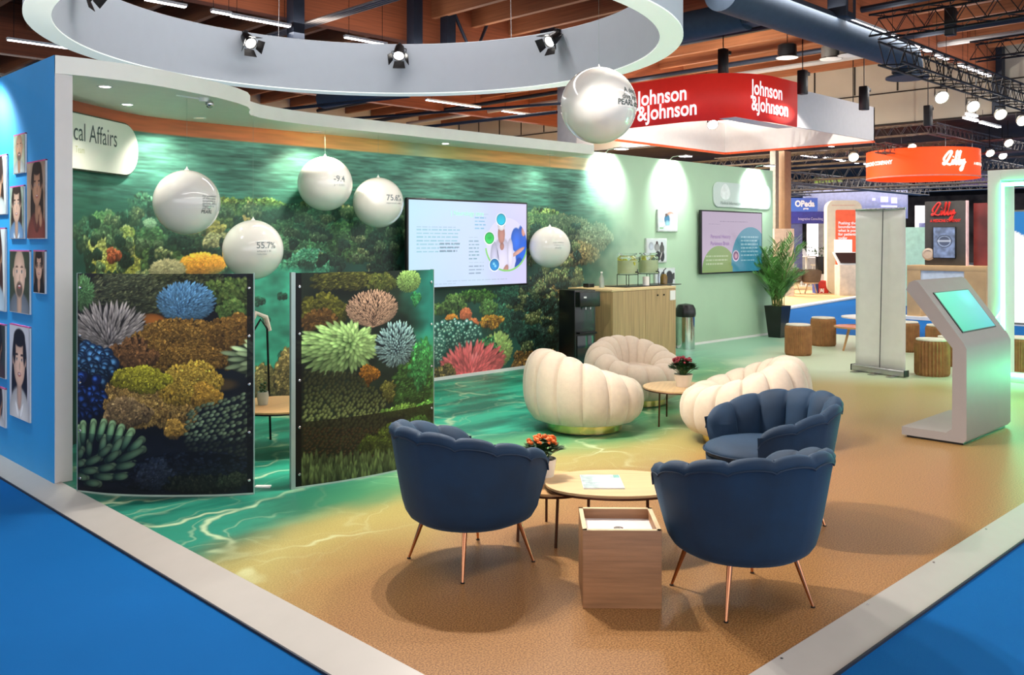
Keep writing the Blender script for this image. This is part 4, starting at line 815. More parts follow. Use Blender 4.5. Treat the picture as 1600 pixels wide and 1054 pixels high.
# ------------------------------------------------------------------ blue velvet shell armchairs
velvet = mat('petrol_blue_velvet', (1, 40, 68), .75, sheen=.14, var=.12, scale=5, bump=.15, bscale=500)
velvet.node_tree.nodes['Principled BSDF'].inputs['Sheen Tint'].default_value = (.25, .55, .85, 1)
velvet_in = velvet
piping = mat('dark_velvet_piping', (10, 38, 62), .7, var=.05)
def shell_chair(label):
    """opens towards local +x; tub shell with nine scalloped channels, round seat, four splayed legs"""
    t = thing('shell_armchair', label, 'armchair', group='blue velvet shell armchairs')
    A = R(128); NCH = 9; NU = NCH*12
    def rim_z(q): return .70-.15*(abs(q)**2.0)                   # q -1..1 from arm end to arm end
    def prof(u):
        q = 2*u-1; th = PI+q*A; s = abs(math.sin(PI*u*NCH)); s = s**.55; endf = min(1, min(u, 1-u)*NCH*2.2); ef = math.sin(endf*PI/2)**.5 if endf < 1 else 1
        zr = rim_z(q)+.019*s-.03*(1-ef); ex = 1.0+.06*abs(q)**2    # a little deeper than wide
        return th, s, ef, zr, q, ex
    def outer(u, z):                                               # shell radius grows upwards from a rounded foot
        th, s, ef, zr, q, ex = prof(u); f = max(0, min(1, (z-.22)/(zr-.22))); r = float(np.interp(f, [0, .05, .13, .25, .5, 1], [.255, .297, .322, .338, .360, .400]))
        return r
    rows = []
    for i in range(NU+1):
        u = i/NU; th, s, ef, zr, q, ex = prof(u); c, sn = math.cos(th), math.sin(th); d = Vector((c*ex, sn, 0)); ring = []
        for z in (.222, .232, .25, .28, .33, .40, .48, .54, zr-.09, zr-.05): ring.append(d*outer(u, z)+Vector((0, 0, z)))
        rr = outer(u, zr-.05); th_ = .075*(.55+.45*ef)
        ring.append(d*(rr+.006+.004*s)+Vector((0, 0, zr-.028)))
        ring.append(d*(rr-.004)+Vector((0, 0, zr-.006))); ring.append(d*(rr-.024)+Vector((0, 0, zr+.002)))
        ring.append(d*(rr-.048)+Vector((0, 0, zr-.008)))
        b = .030*s
        ring.append(d*(rr-th_+.004-b*.5)+Vector((0, 0, zr-.04)))
        for z, k in ((zr-.10, 1), (.50, 1), (.44, .9), (.385, .6)):
            ring.append(d*(outer(u, z)-th_-b*k)+Vector((0, 0, z)))
        ring.append(d*(.19)+Vector((0, 0, .36))); rows.append(ring)
    m = MB()
    P = rows; m.grid(P, closed_v=True)
    m.b.verts.ensure_lookup_table(); n = len(P[0]); vs = m.b.verts[:]
    for base in (0, NU*n):                                         # cap both arm ends
        m.f([vs[base+k] for k in range(n)])
    back = m.build('backrest', velvet, t, smooth=80)
    # piping under the rim outside and along the channel seams inside
    pts = []
    for i in range(NU+1):
        u = i/NU; th, s, ef, zr, q, ex = prof(u); pts.append(Vector((math.cos(th)*ex, math.sin(th), 0))*(outer(u, zr-.05)+.005)+Vector((0, 0, zr-.046)))
    MB().tube(pts, .0045, 6).build('rim_piping', piping, back)
    for k in range(1, NCH):
        u = k/NCH; th, s, ef, zr, q, ex = prof(u); d = Vector((math.cos(th)*ex, math.sin(th), 0))
        MB().tube([d*(outer(u, zr)-.03)+Vector((0, 0, zr+.002)), d*(outer(u, zr)-.055)+Vector((0, 0, zr-.012)), d*(outer(u, zr)-.074)+Vector((0, 0, zr-.05)), d*(outer(u, .5)-.074)+Vector((0, 0, .5)), d*(outer(u, .40)-.07)+Vector((0, 0, .40))], .004, 6).build('channel_seam', piping, back)
    # seat: round cushion running forward past the arms, and base under it
    def ell(th): return (1+.10*max(0, math.cos(th))**2)
    m = MB()
    for_ = [(.0, .455), (.17, .452), (.255, .44), (.30, .42), (.31, .40), (.30, .375), (.28, .365), (0, .365)]
    m.lathe(for_, (.045, 0, 0), 48, fn=lambda a: ell(a*2*PI)); cus = m.build('seat_cushion', velvet_in, t, smooth=60)
    MB().tube([(.045+.314*ell(a)*math.cos(a), .314*ell(a)*math.sin(a), .40) for a in [2*PI*k/60 for k in range(61)]], .004, 6).build('seat_piping', piping, cus)
    MB().lathe([(0, .215), (.24, .218), (.285, .235), (.31, .28), (.318, .368), (0, .368)], (.028, 0, 0), 48, fn=lambda a: ell(a*2*PI)*.995).build('seat_base', velvet, t, smooth=60)
    for a in (45, 135, 225, 315):
        c, s = math.cos(R(a)), math.sin(R(a))
        lg = MB().tube([(.23*c+.01, .23*s, .235), (.315*c+.01, .315*s, .004)], .0135, 12, r2=.006).build('leg', brass, t)
        MB().lathe([(.010, 0), (.010, .006), (0, .006)], (.315*c+.01, .315*s, 0), 10).build('foot_cap', black, lg)
    return t
ch = shell_chair('blue velvet shell armchair, leftmost, with its back to the camera')
c = W(-.215, 4.60); ch.location = c; ch.rotation_euler = (0, 0, R(-4))
c = W(1.035, 4.13); dup(ch, c, R(66), 'blue velvet shell armchair beside the wooden box, nearest the front kerb')
c = W(1.50, 5.32); dup(ch, c, R(150), 'blue velvet shell armchair with its seat turned to the camera, farthest of three')

# ------------------------------------------------------------------ cream cloud chairs
boucle = mat('cream_boucle', (203, 186, 166), .9, sheen=.3, var=.02, scale=30, bump=.5, bscale=260)
def cloud_chair(label):
    """opens towards local +x: fat radial lobes, tall at the back, low in front, hollow seat"""
    t = thing('cloud_armchair', label, 'armchair', group='cream channelled cloud armchairs'); N = 14; NU = N*16; rows = []
    for i in range(NU):
        th = 2*PI*i/NU; s = abs(math.sin(th*N/2+PI/2)); cr = s**.42; bk = (1-math.cos(th))/2; bk2 = bk**1.1       # bk = 1 at the back
        h = .43+.25*bk2; zc, rz = (h+.07)/2, (h-.07)/2; rc = .315+.015*bk; rx = .165; ring = [Vector((.27*math.cos(th), .27*math.sin(th), .08))]
        a = -70
        while a < 185:                                     # fat rounded tube section, up the outside and over into the seat
            c_, s_ = math.cos(R(a)), math.sin(R(a)); rr_ = rc+rx*math.copysign(abs(c_)**.85, c_)*(1+.04*bk); z = zc+rz*math.copysign(abs(s_)**.9, s_)
            if a > 90 and z < .40: break
            g = (1-cr)*max(0, math.sin(R(min(a+75, 165)))**.5 if a < 90 else .8)
            ring.append(Vector(((rr_-.045*g*(1 if c_ > 0 else -.4))*math.cos(th), (rr_-.045*g*(1 if c_ > 0 else -.4))*math.sin(th), z-.035*g*max(0, s_)))); a += 13
        n_ = 22; last = ring[-1]; lr = math.hypot(last.x, last.y)
        while len(ring) < n_: ring.append(Vector((lr*.98*math.cos(th), lr*.98*math.sin(th), .395-.002*len(ring)/n_)))
        ring.append(Vector((lr*.6*math.cos(th), lr*.6*math.sin(th), .385))); ring.append(Vector((.02*math.cos(th), .02*math.sin(th), .385)))
        rows.append(ring)
    MB().grid(rows, closed_u=True).build('upholstery', boucle, t, smooth=70, sub=1)
    MB().lathe([(0, .012), (.305, .012), (.305, .088), (0, .088)], n=64).build('base_ring', gold, t, smooth=50)
    MB().lathe([(0, 0), (.27, 0), (.27, .013), (0, .013)], n=48).build('plinth', black, t); return t
p = cloud_chair('cream cloud armchair seen from behind, left of the three cream chairs'); c = W(.62, 7.86); p.location = c; p.rotation_euler = (0, 0, R(-25)); p.scale = (1.06, 1.06, 1.03)
c = W(1.22, 9.12); q = dup(p, c, R(-112), 'cream cloud armchair in front of the wooden counter, seat towards the camera'); q.scale = (1.03, 1.03, .95)
c = W(1.86, 7.35); q = dup(p, c, R(120), 'cream cloud armchair mostly hidden behind a blue armchair')

# ------------------------------------------------------------------ low tables
oak = mat('pale_oak_veneer', (208, 174, 128), .4, var=.05, scale=3, stretch=(1, 14, 1))
leg_m = mat('bronze_table_leg', (84, 52, 36), .35, .7)
def low_table(label, c, r, z, ang=0, ry=None, legs=3, m=oak, leg=None, group='low round tables'):
    t = thing('low_table', label, 'table', (c.x, c.y, 0), ang, group); ry = ry or r
    pts = [(r*math.cos(a)*(1+.04*math.cos(3*a)*(ry != r)), ry*math.sin(a)) for a in [2*PI*k/64 for k in range(64)]]
    tt_ = MB().prism(pts, z-.012, z).build('tabletop', m, t)
    MB().tube([(x*.985, y*.985, z-.018) for x, y in pts]+[(pts[0][0]*.985, pts[0][1]*.985, z-.018)], .007, 6).build('rim_frame', leg or leg_m, tt_)
    for k in range(legs):
        a = 2*PI*(k+.25)/legs; x, y = r*.86*math.cos(a), ry*.86*math.sin(a)
        MB().tube([(x, y, z-.012), (x*1.04, y*1.04, 0)], .008, 8).build('leg', leg or leg_m, t)
    return t
low_table('low pebble-shaped coffee table with a booklet, between the blue armchairs', W(.56, 4.88), .40, .32, R(-45), .27, 4)
low_table('low round side table carrying the orange flower pot', W(.215, 5.02), .25, .285, R(20), None, 3, mat('warm_oak_veneer', (206, 160, 106), .4, var=.05, scale=3, stretch=(1, 14, 1)))
low_table('small round wooden table between the cream armchairs', W(1.48, 8.12), .315, .32, R(28), None, 3)
low_table('round wooden table seen through the gap between the coral panels', W(-1.78, 7.02), .38, .36, R(10), None, 3, mat('warm_oak_veneer', (206, 160, 106), .4), dark_metal)
# things on the tables
def booklet(label, c, z, w, h, ang):
    t = thing('booklet', label, 'booklet', (c.x, c.y, z), ang); MB().box((-w/2, -h/2, 0), (w/2, h/2, .006)).build('pages', mat('booklet_paper', (222, 228, 232), .25, coat=.4), t)
    im = np.zeros((50, 90, 3))+c3((214, 224, 230)); n = vnoise(50, 90, 20, 10)[..., None]; im = im*(.75+.4*n); rect(im, .85, 0, 1, .25, (90, 150, 150), .8); words(im, .08, .6, .5, 3, .09, .04, (130, 150, 160), .5)
    picture('cover_print', im, flat((-w/2+.003, h/2-.003, .0065), XR, YR, w-.006, h-.006), print_mat('gloss_print', .15, coat=.6), t)
booklet('glossy white booklet lying on the pebble-shaped coffee table', W(.478, 4.88), .3202, .215, .30*.9, R(-44.6))
potm = mat('white_ceramic', (226, 214, 198), .35, var=.01); leafm = mat('dark_green_leaf', (44, 78, 40), .5, var=.25, scale=20); soil = mat('potting_soil', (50, 36, 26), .9)
def flower_pot(label, c, z, flower, r=.075, h=.13, n=60, spread=.11, tall=.16, seed=1):
    rr = random.Random(seed); t = thing('potted_flower', label, 'potted plant', (c.x, c.y, z), group='potted flowers')
    pt_ = MB().lathe([(0, 0), (r*.72, 0), (r, h), (r*.93, h), (r*.88, h-.02), (0, h-.02)], n=32).build('pot', potm, t)
    MB().lathe([(0, h-.022), (r*.9, h-.022), (r*.9, h-.018), (0, h-.018)], n=20).build('soil', soil, pt_)
    m = MB(); fl = MB(); st = MB()
    for k in range(n):
        a = rr.uniform(0, 2*PI); q = rr.random()**.6; zz = h+tall*(.15+.75*(1-q*q*.6)*rr.uniform(.6, 1)); p = Vector((math.cos(a)*spread*q, math.sin(a)*spread*q, zz)); s = rr.uniform(.018, .032)
        d = Vector((math.cos(a), math.sin(a), rr.uniform(-.2, .7))).normalized(); x = d.cross(ZU).normalized()
        m.f([m.v(p-d*s), m.v(p+x*s*.6), m.v(p+d*s*1.1), m.v(p-x*s*.6)]); b = p+Vector((0, 0, -.006)); m.f([m.v(b-d*s), m.v(b-x*s*.6), m.v(b+d*s*1.1), m.v(b+x*s*.6)])
        if k % 5 == 0: st.tube([(p.x*.1, p.y*.1, h-.02), (p.x*.6, p.y*.6, (h+p.z)/2), p], .0025, 5)
    for k in range(min(40, n*2//3)):
        a = rr.uniform(0, 2*PI); q = rr.random()**.5; p = Vector((math.cos(a)*spread*.8*q, math.sin(a)*spread*.8*q, h+tall*(.98-.25*q*q)+rr.uniform(-.008, .012)))
        fl.ball(p, rr.uniform(.008, .014), 4)
        for j in range(4):
            b = a+j*PI/2; fl.f([fl.v(p), fl.v(p+Vector((math.cos(b)*.016, math.sin(b)*.016, .006))), fl.v(p+Vector((math.cos(b+.7)*.018, math.sin(b+.7)*.018, .002)))])
    m.build('leaves', leafm, t, smooth=0); st.build('stems', mat('green_stem', (80, 110, 60), .6), t); fl.build('flowers', flower, t, smooth=0)
flower_pot('orange flowering plant in a pale pot beside the left blue armchair', W(.170, 5.02), .285, mat('orange_petal', (226, 110, 36), .6, var=.15, scale=40), r=.075, h=.13, tall=.125, spread=.10, n=130, seed=2)
flower_pot('dark red flowering plant in a white pot on the small round table', W(1.52, 8.12), .32, mat('crimson_petal', (140, 36, 50), .6, var=.2, scale=40), r=.085, h=.11, tall=.15, spread=.12, n=260, seed=5)
# vase and lamp seen in the gap
t = thing('glass_vase', 'small pale vase with a green sprig on the table behind the panels', 'vase', tuple(W(-1.90, 6.98, .36)))
MB().lathe([(0, 0), (.035, 0), (.045, .07), (.04, .10), (.035, .10), (.038, .07), (.03, .008), (0, .008)], n=24).build('vessel', mat('frosted_glass', (214, 222, 206), .2, trans=.3), t)
m = MB(); 
for k in range(14): a = k*2.4; m.ball((.018*math.cos(a), .018*math.sin(a), .06+.008*k), .012, 4)
m.build('sprig', leafm, t)
t = thing('display_easel', 'tall curved black wire stand beside the table behind the panels', 'stand', tuple(W(-2.02, 7.35)))
MB().tube([(-.12, 0, 0), (-.11, 0, .5), (-.08, 0, .86), (0, 0, .98), (.06, 0, .9), (.07, 0, .6), (.09, 0, 0)], .009, 8).build('wire_frame', dark_metal, t)
MB().tube([(-.10, .04, .90), (-.02, .04, 1.03), (.07, .04, .99), (.10, .04, .88)], .022, 8).build('pale_hood', potm, t)
t = thing('paper_strip', 'small white strip lying on the floor between the panels', 'paper strip', tuple(G(411, 761)), R(-45)); MB().box((-.05, -.02, 0), (.05, .02, .012), .003).build('strip', white_paint, t)

# ------------------------------------------------------------------ wooden box with recessed white tray
boxw = mat('oak_box_veneer', (150, 108, 74), .45, var=.10, scale=4, stretch=(1, 1, 16), bump=.1, bscale=40)
A, B = G(910.5, 950), G(1034, 951); dirx = (B-A); bw = dirx.length; ang = math.atan2(dirx.y, dirx.x); dx = dirx.normalized(); dy = Vector((-dx.y, dx.x, 0)); cc = A+dx*bw/2+dy*bw/2
t = thing('wooden_box_table', 'square wooden box with a recessed white top between the blue armchairs', 'side table', (cc.x, cc.y, 0), ang)
w = bw/2; H = .340
m = MB()
for lo, hi in (((-w, -w, 0), (w, -w+.018, H)), ((-w, w-.018, 0), (w, w, H)), ((-w, -w+.018, 0), (-w+.018, w-.018, H)), ((w-.018, -w+.018, 0), (w, w-.018, H))): m.box(lo, hi, .0015)
m.build('carcass', boxw, t); MB().box((-w+.018, -w+.018, .275), (w-.018, w-.018, H-.045)).build('white_tray', mat('white_tray', (232, 226, 224), .3, var=.01), t)
m = MB()
for lo, hi in (((-w, -w, 0), (w, -w+.019, .0025)), ((-w, w-.019, 0), (w, w, .0025)), ((-w, -w, 0), (-w+.019, w, .0025)), ((w-.019, -w, 0), (w, w, .0025))): m.box((lo[0], lo[1], H), (hi[0], hi[1], H+.0025))
m.build('pale_top_edge', mat('pale_edge_band', (222, 196, 156), .4), t)
MB().lathe([(0, 0), (.022, 0), (.022, .004), (.010, .006), (0, .006)], (.0, 0, H-.045), 20).build('cable_port', steel, t)

# ------------------------------------------------------------------ touch-screen kiosk
ko = mat('white_kiosk_lacquer', (146, 138, 135), .55, var=.01)
prof = [(3.11, 0.02), (3.11, .085), (2.76, .085), (2.715, .12), (2.71, .76), (3.075, 1.21), (3.05, 1.27), (3.005, 1.29), (2.975, 1.275), (2.63, .81), (2.605, .76), (2.605, .05), (2.63, .02)]
X0, X1 = 7.57, 8.62
t = thing('touch_kiosk', 'white slanted touch-screen kiosk with a green glowing screen', 'kiosk', (X0, 2.85, 0))
MB().ext([(0, y-2.85, z) for y, z in prof], (X1-X0, 0, 0)).build('body', ko, t, smooth=40)
MB().box((.03, -.21, 0), (X1-X0-.03, .23, .021)).build('plinth', black, t)
a, b = Vector((0, 2.625-2.85, .80)), Vector((0, 2.98-2.85, 1.282)); sl = (b-a); nl = Vector((0, -sl.z, sl.y)).normalized(); L = sl.length; sd = sl.normalized()
def on(s, x, off): return a+sd*(L*s)+Vector((x, 0, 0))+nl*off
MB().ext([on(.15, .12, -.004), on(.15, .90, -.004), on(.80, .90, -.004), on(.80, .12, -.004)], nl*.012).build('screen_bezel', black, t)
im = np.zeros((60, 80, 3)); yy, xx = np.mgrid[0:60, 0:80]; im[:] = c3((26, 196, 160))*(1-(xx/80)[..., None])+c3((60, 196, 206))*(xx/80)[..., None]
im += .12*np.clip(1-np.hypot(xx-60, yy-10)/20, 0, 1)[..., None]
O = on(.785, .135, .0095); picture('screen', im, lambda s, tt: tuple(O[k]+s*(.75 if k == 0 else 0)-tt*sd[k]*L*.62 for k in range(3)), print_mat('kiosk_screen', .3, emit=.8), t)

# ------------------------------------------------------------------ roll-up banner, seen from its back
A, B = G(1335, 579), G(1413, 590); d = (B-A); wd_ = d.length; ang = math.atan2(d.y, d.x)
t = thing('rollup_banner', 'tall light grey roll-up banner seen from behind with a centre pole', 'banner', tuple((A+B)/2), ang)
bk = mat('grey_banner_back', (226, 226, 220), .7, var=.015)
MB().grid([[(x, .012*math.sin(z*1.5)*.5+.03+.01*math.cos(x*7), z) for z in np.linspace(.08, 2.0, 16)] for x in np.linspace(-wd_/2, wd_/2, 12)]).build('sheet', bk, t, smooth=180).modifiers.new('s', 'SOLIDIFY').thickness = .002
MB().box((-wd_/2-.02, -.04, .012), (wd_/2+.02, .05, .085), .015).build('cassette', mat('satin_aluminium', (180, 180, 178), .3, .8), t)
MB().box((-wd_/2-.028, -.042, .010), (-wd_/2-.018, .052, .088), .01).build('end_cap', black, t); MB().box((wd_/2+.018, -.042, .010), (wd_/2+.028, .052, .088), .01).build('end_cap', black, t)
MB().tube([(.02, -.01, .08), (.06, 0, 2.0)], .006, 8).build('pole', mat('grey_pole', (90, 90, 90), .4, .6), t)
MB().box((-wd_/2, .015, 1.985), (wd_/2, .04, 2.01), .004).build('top_rail', steel, t)
for x in (-.25, 0, .25): MB().box((x-.04, -.16, 0), (x+.04, .12, .011)).build('foot', steel, t)

# ------------------------------------------------------------------ counter with refreshments
cw = mat('striped_oak_laminate', (176, 148, 104), .5, var=.12, scale=6, stretch=(9, 9, .25))
cw2 = mat('striped_oak_laminate_side', (176, 148, 104), .5, var=.12, scale=6, stretch=(9, 9, .25))
cy0, cy1, cx0 = 7.37, 8.12, 9.05; cx1 = OY(1056, 500, cy0).x; CH = OY(957, 452, cy0).z
t = thing('refreshment_counter', 'oak-fronted counter against the mint wall', 'counter', ((cx0+cx1)/2, (cy0+cy1)/2, 0)); hw, hd = (cx1-cx0)/2, (cy1-cy0)/2
MB().box((-hw+.01, -hd+.012, 0), (hw, hd, CH-.03)).build('body', cw, t)
MB().box((-hw, -hd, CH-.03), (hw+.005, hd, CH), .003).build('worktop', mat('oak_worktop', (222, 196, 146), .4, var=.04), t)
for k in range(2):
    x = -hw+.012+k*(2*hw-.012)/2; dr_ = MB().box((x+.003, -hd, .03), (x+(2*hw-.012)/2-.003, -hd+.012, CH-.036)).build('door', cw2, t)
for x in (hw-.42, hw-.28): 
    m = MB(); m.M = Matrix.Translation((x, -hd, CH-.11)) @ Matrix.Rotation(R(90), 4, 'X'); m.lathe([(.012, 0), (.012, .012), (0, .014)], n=14); m.build('knob', dark_metal, dr_)
MB().box((hw-.14, -hd-.008, CH-.19), (hw-.02, -hd, CH-.06)).build('notice_card', white_paint, t)
def top(x, y): return (x, y, CH)
cc = OY(1006, 447, 7.72)
t = thing('serving_tray', 'flat black tray under the drink jars', 'tray', (cc.x, 7.72, CH), 0); MB().box((-.62, -.19, 0), (.62, .19, .012), .004).build('tray', black, t)
glass = mat('clear_glass', (235, 245, 238), .03, trans=.92, var=0, ior=1.3); wat_m = mat('infused_water', (226, 236, 180), .2, trans=.15, var=.05); lem = mat('lemon_slices', (236, 220, 70), .5, var=.2, scale=30); mint_m = mat('mint_leaves', (60, 90, 36), .6)
def jar(label, x, y, greens, seed):
    t = thing('drink_dispenser', label, 'drink dispenser', (x, y, CH+.012), group='glass drink dispensers'); r = .135
    m = MB()
    for sx in (-1, 1):
        for sy in (-1, 1): m.tube([(sx*.10, sy*.10, 0), (sx*.10, sy*.10, .15)], .005, 6)
    m.tube([(-.1, -.1, .15), (.1, -.1, .15), (.1, .1, .15), (-.1, .1, .15), (-.1, -.1, .15)], .005, 6); m.build('wire_stand', dark_metal, t)
    MB().lathe([(0, .155), (r, .155), (r+.004, .18), (r+.004, .38), (r-.03, .405), (r-.03, .42), (r-.008, .42), (r-.008, .44), (0, .44)], n=32).build('jar', glass, t)
    MB().lathe([(0, .165), (r-.008, .165), (r-.008, .34), (0, .34)], n=28).build('water', wat_m, t)
    rr = random.Random(seed); m = MB(); g = MB()
    for k in range(22):
        a = rr.uniform(0, 6.28); q = rr.uniform(.06, .125); z = rr.uniform(.25, .36); k_ = m if not (greens and k % 2) else g
        k_.M = Matrix.Translation((q*math.cos(a), q*math.sin(a), z)) @ Matrix.Rotation(rr.uniform(0, 3), 4, 'X') @ Matrix.Rotation(rr.uniform(0, 3), 4, 'Y'); k_.lathe([(0, -.003), (.03, -.003), (.03, .003), (0, .003)], n=14)
    m.build('lemon_slices', lem, t)
    if greens: g.build('mint_leaves', mint_m, t)
    else: g.b.free()
    m = MB(); m.tube([(0, -r, .185), (0, -r-.04, .185), (0, -r-.05, .16)], .009, 8); m.tube([(0, -r-.03, .19), (0, -r-.035, .225)], .006, 6); m.build('tap', black, t)
jar('glass drink dispenser with lemon slices, left of two on the tray', cc.x-.36, 7.72, False, 1); jar('glass drink dispenser with lemon and green leaves, right of two on the tray', cc.x+.10, 7.72, True, 4)
t = thing('tea_canister', 'small cream canister between the drink dispensers', 'canister', (cc.x-.13, 7.585, CH+.012)); MB().lathe([(0, 0), (.045, 0), (.045, .12), (0, .12)], n=24).build('body', white_paint, t)
t = thing('honey_jar', 'amber jar with black pump on the tray, right of the dispensers', 'jar', (cc.x+.38, 7.66, CH+.012)); MB().lathe([(0, 0), (.05, 0), (.052, .1), (.03, .14), (0, .14)], n=24).build('body', mat('amber_glass', (150, 120, 60), .15, trans=.3), t); MB().tube([(0, 0, .14), (0, 0, .19), (.05, 0, .22)], .008, 6).build('pump', black, t)
p = OY(940, 445, 7.8)
t = thing('water_bottle', 'clear plastic water bottle on the left end of the counter', 'bottle', (p.x, 7.8, CH)); MB().lathe([(0, 0), (.034, 0), (.034, .12), (.012, .17), (.012, .19), (0, .19)], n=24).build('body', mat('clear_plastic', (206, 220, 214), .1, trans=.6), t); MB().lathe([(0, .19), (.014, .19), (.014, .21), (0, .21)], n=16).build('cap', white_paint, t)
p = OY(916, 445, 7.95)
t = thing('card_reader', 'small black device at the back left of the counter', 'device', (p.x+.05, 7.95, CH)); MB().box((-.06, -.05, 0), (.06, .05, .05), .008).build('body', black, t)
# black water cooler
p0 = OY(874, 480, 7.55); p1 = OY(905, 480, 7.55)
t = thing('water_cooler', 'tall black water cooler beside the counter', 'water cooler', (8.70, 7.66, 0), R(-14))
blk = mat('gloss_black_plastic', (8, 8, 10), .3, coat=.15)
MB().box((-.16, -.19, 0), (.16, .17, 1.0), .012).build('body', blk, t); MB().box((-.155, -.30, .80), (.155, -.19, .985), .012).build('dispensing_head', blk, t)
MB().box((-.13, -.26, .46), (.13, -.19, .485), .004).build('drip_tray', dark_metal, t); MB().box((-.13, -.205, .03), (.13, -.189, .44), .004).build('lower_door', mat('dark_mirror_glass', (16, 26, 24), .1, 0), t)
MB().lathe([(0, 0), (.012, 0), (.012, .03), (0, .03)], (-.03, -.24, .765), 12).build('nozzle', steel, t); MB().lathe([(0, 0), (.012, 0), (.012, .03), (0, .03)], (.04, -.24, .765), 12).build('nozzle', steel, t)
MB().box((-.10, -.303, .91), (-.06, -.30, .93)).build('indicator', white_paint, t)
# pedal bin behind the counter
p = G(1066, 541)
t = thing('waste_bin', 'chrome waste bin with black bag rim right of the counter', 'bin', (p.x-.20, 7.96, 0)); MB().lathe([(0, 0), (.135, 0), (.135, .56), (.13, .56), (.13, .02), (0, .02)], n=36).build('drum', mat('mirror_chrome', (200, 210, 205), .08, 1), t)
MB().lathe([(.139, .48), (.15, .52), (.142, .60), (.11, .66), (.0, .68)], n=36, fn=lambda a: 1+.03*math.sin(a*60)).build('bag_and_lid', black, t)

# ------------------------------------------------------------------ potted palm
p = G(1216, 522); rr = random.Random(11)
t = thing('potted_palm', 'tall potted palm in a tapered black planter at the wall end', 'potted plant', (14.02, 7.84, 0), 0)
m = MB(); a_, b_ = .11, .16
m.ext([(-a_, -a_, 0), (a_, -a_, 0), (a_, a_, 0), (-a_, a_, 0)], (0, 0, .002)); v = [m.v(q) for q in ((-a_, -a_, 0), (a_, -a_, 0), (a_, a_, 0), (-a_, a_, 0), (-b_, -b_, .53), (b_, -b_, .53), (b_, b_, .53), (-b_, b_, .53), (-b_+.02, -b_+.02, .53), (b_-.02, -b_+.02, .53), (b_-.02, b_-.02, .53), (-b_+.02, b_-.02, .53), (-b_+.03, -b_+.03, .48), (b_-.03, -b_+.03, .48), (b_-.03, b_-.03, .48), (-b_+.03, b_-.03, .48))]
for r0 in (0, 4, 8):
    for k in range(4): m.f([v[r0+k], v[r0+(k+1) % 4], v[r0+4+(k+1) % 4], v[r0+4+k]])
m.build('planter', blk, t); MB().box((-.138, -.138, .47), (.138, .138, .485)).build('soil', soil, t)
st = MB(); lf = MB()
for k in range(34):
    a = k*2.4+rr.uniform(-.3, .3); hh = rr.uniform(.45, 1.30); lean = rr.uniform(.16, .46)*(1.25-.35*hh); bx, by = rr.uniform(-.09, .09), rr.uniform(-.09, .09); pts = []
    for j in range(9):
        s = j/8; rad = lean*s**1.8; pts.append(Vector((bx+math.cos(a)*rad, by+math.sin(a)*rad, .47+hh*(s-.18*lean*s**4*2))))
    st.tube(pts, .007, 5, r2=.002)
    for j in range(3 if hh > .8 else 2, 9):
        for sub in (0, .25, .5, .75):
            if j == 8 and sub: continue
            q = pts[j].lerp(pts[min(j+1, 8)], sub); d = (pts[min(j+1, 8)]-pts[j-1]).normalized(); sd_ = d.cross(ZU); sd_ = sd_.normalized() if sd_.length > .01 else XR
            for sg in (-1, 1):
                L_ = rr.uniform(.22, .36)*(1.15-.5*abs(j/8-.6)); dirv = (d*.9+sd_*sg*.75+Vector((0, 0, rr.uniform(-.25, .15)))).normalized(); n_ = dirv.cross(ZU).normalized()*.011; mid = q+dirv*L_*.5+Vector((0, 0, .012)); tip = q+dirv*L_+Vector((0, 0, -.03))
                tip = Vector((tip.x, min(tip.y, .19), tip.z)); mid = Vector((mid.x, min(mid.y, .19), mid.z)); lf.f([lf.v(q), lf.v(mid+n_), lf.v(tip), lf.v(mid-n_)])
st.build('stems', mat('palm_stem', (96, 110, 50), .6), t); lf.build('fronds', mat('palm_leaf', (122, 172, 98), .45, var=.3, scale=9), t, smooth=0)

# ------------------------------------------------------------------ pleated cardboard stools and the pink-topped table
kraft = mat('kraft_cardboard', (150, 104, 62), .8, var=.1, scale=14); cush = mat('pale_felt_cushion', (214, 206, 190), .8)
def pleated_stool(label, c, r=.165, h=.42, n=46, coarse=False):
    t = thing('pleated_stool', label, 'stool', (c.x, c.y, 0), group='pleated cardboard stools'); m = MB(); P = []
    n_ = n*2; dp = .018 if coarse else .010
    prof_ = [(.0, .0), (.92, .0), (1, .03), (1, h-.03), (.93, h-.002), (0, h-.002)]
    m.lathe([(q*r, z) for q, z in prof_], n=n_, fn=lambda a: 1-(dp/r if int(round(a*n_)) % 2 else 0)); m.build('pleated_body', kraft, t, smooth=0)
    MB().lathe([(0, h-.002), (r*.88, h-.002), (r*.92, h+.008), (r*.88, h+.02), (0, h+.022)], n=36).build('cushion', cush, t); return t
pleated_stool('pleated cardboard stool left of the banner, nearest the palm', G(1252, 556)+Vector((.1, .1, 0)), r=.185)
pleated_stool('pleated cardboard stool left of the banner, behind the pink-topped table', G(1291, 541)+Vector((.1, .1, 0)), r=.19)
pleated_stool('pleated cardboard stool with wide folds between banner and kiosk', G(1457, 588)+Vector((.12, .05, 0)), r=.20, n=30, coarse=True)
pleated_stool('pleated cardboard stool half hidden by the banner right edge', G(1415, 550)+Vector((.12, .05, 0)), r=.19)
pleated_stool('pleated cardboard stool with only its top showing behind the kiosk neck', G(1465, 560)+Vector((.35, .1, 0)), r=.19)
pleated_stool('pleated cardboard stool low behind the kiosk post', G(1489, 574)+Vector((.2, .1, 0)), r=.17, h=.36)
pleated_stool('pleated stool lit green by the neon frame', G(1592, 583)+Vector((.1, 0, 0)), r=.20)
c = G(1328, 547)+Vector((.1, -.1, 0))
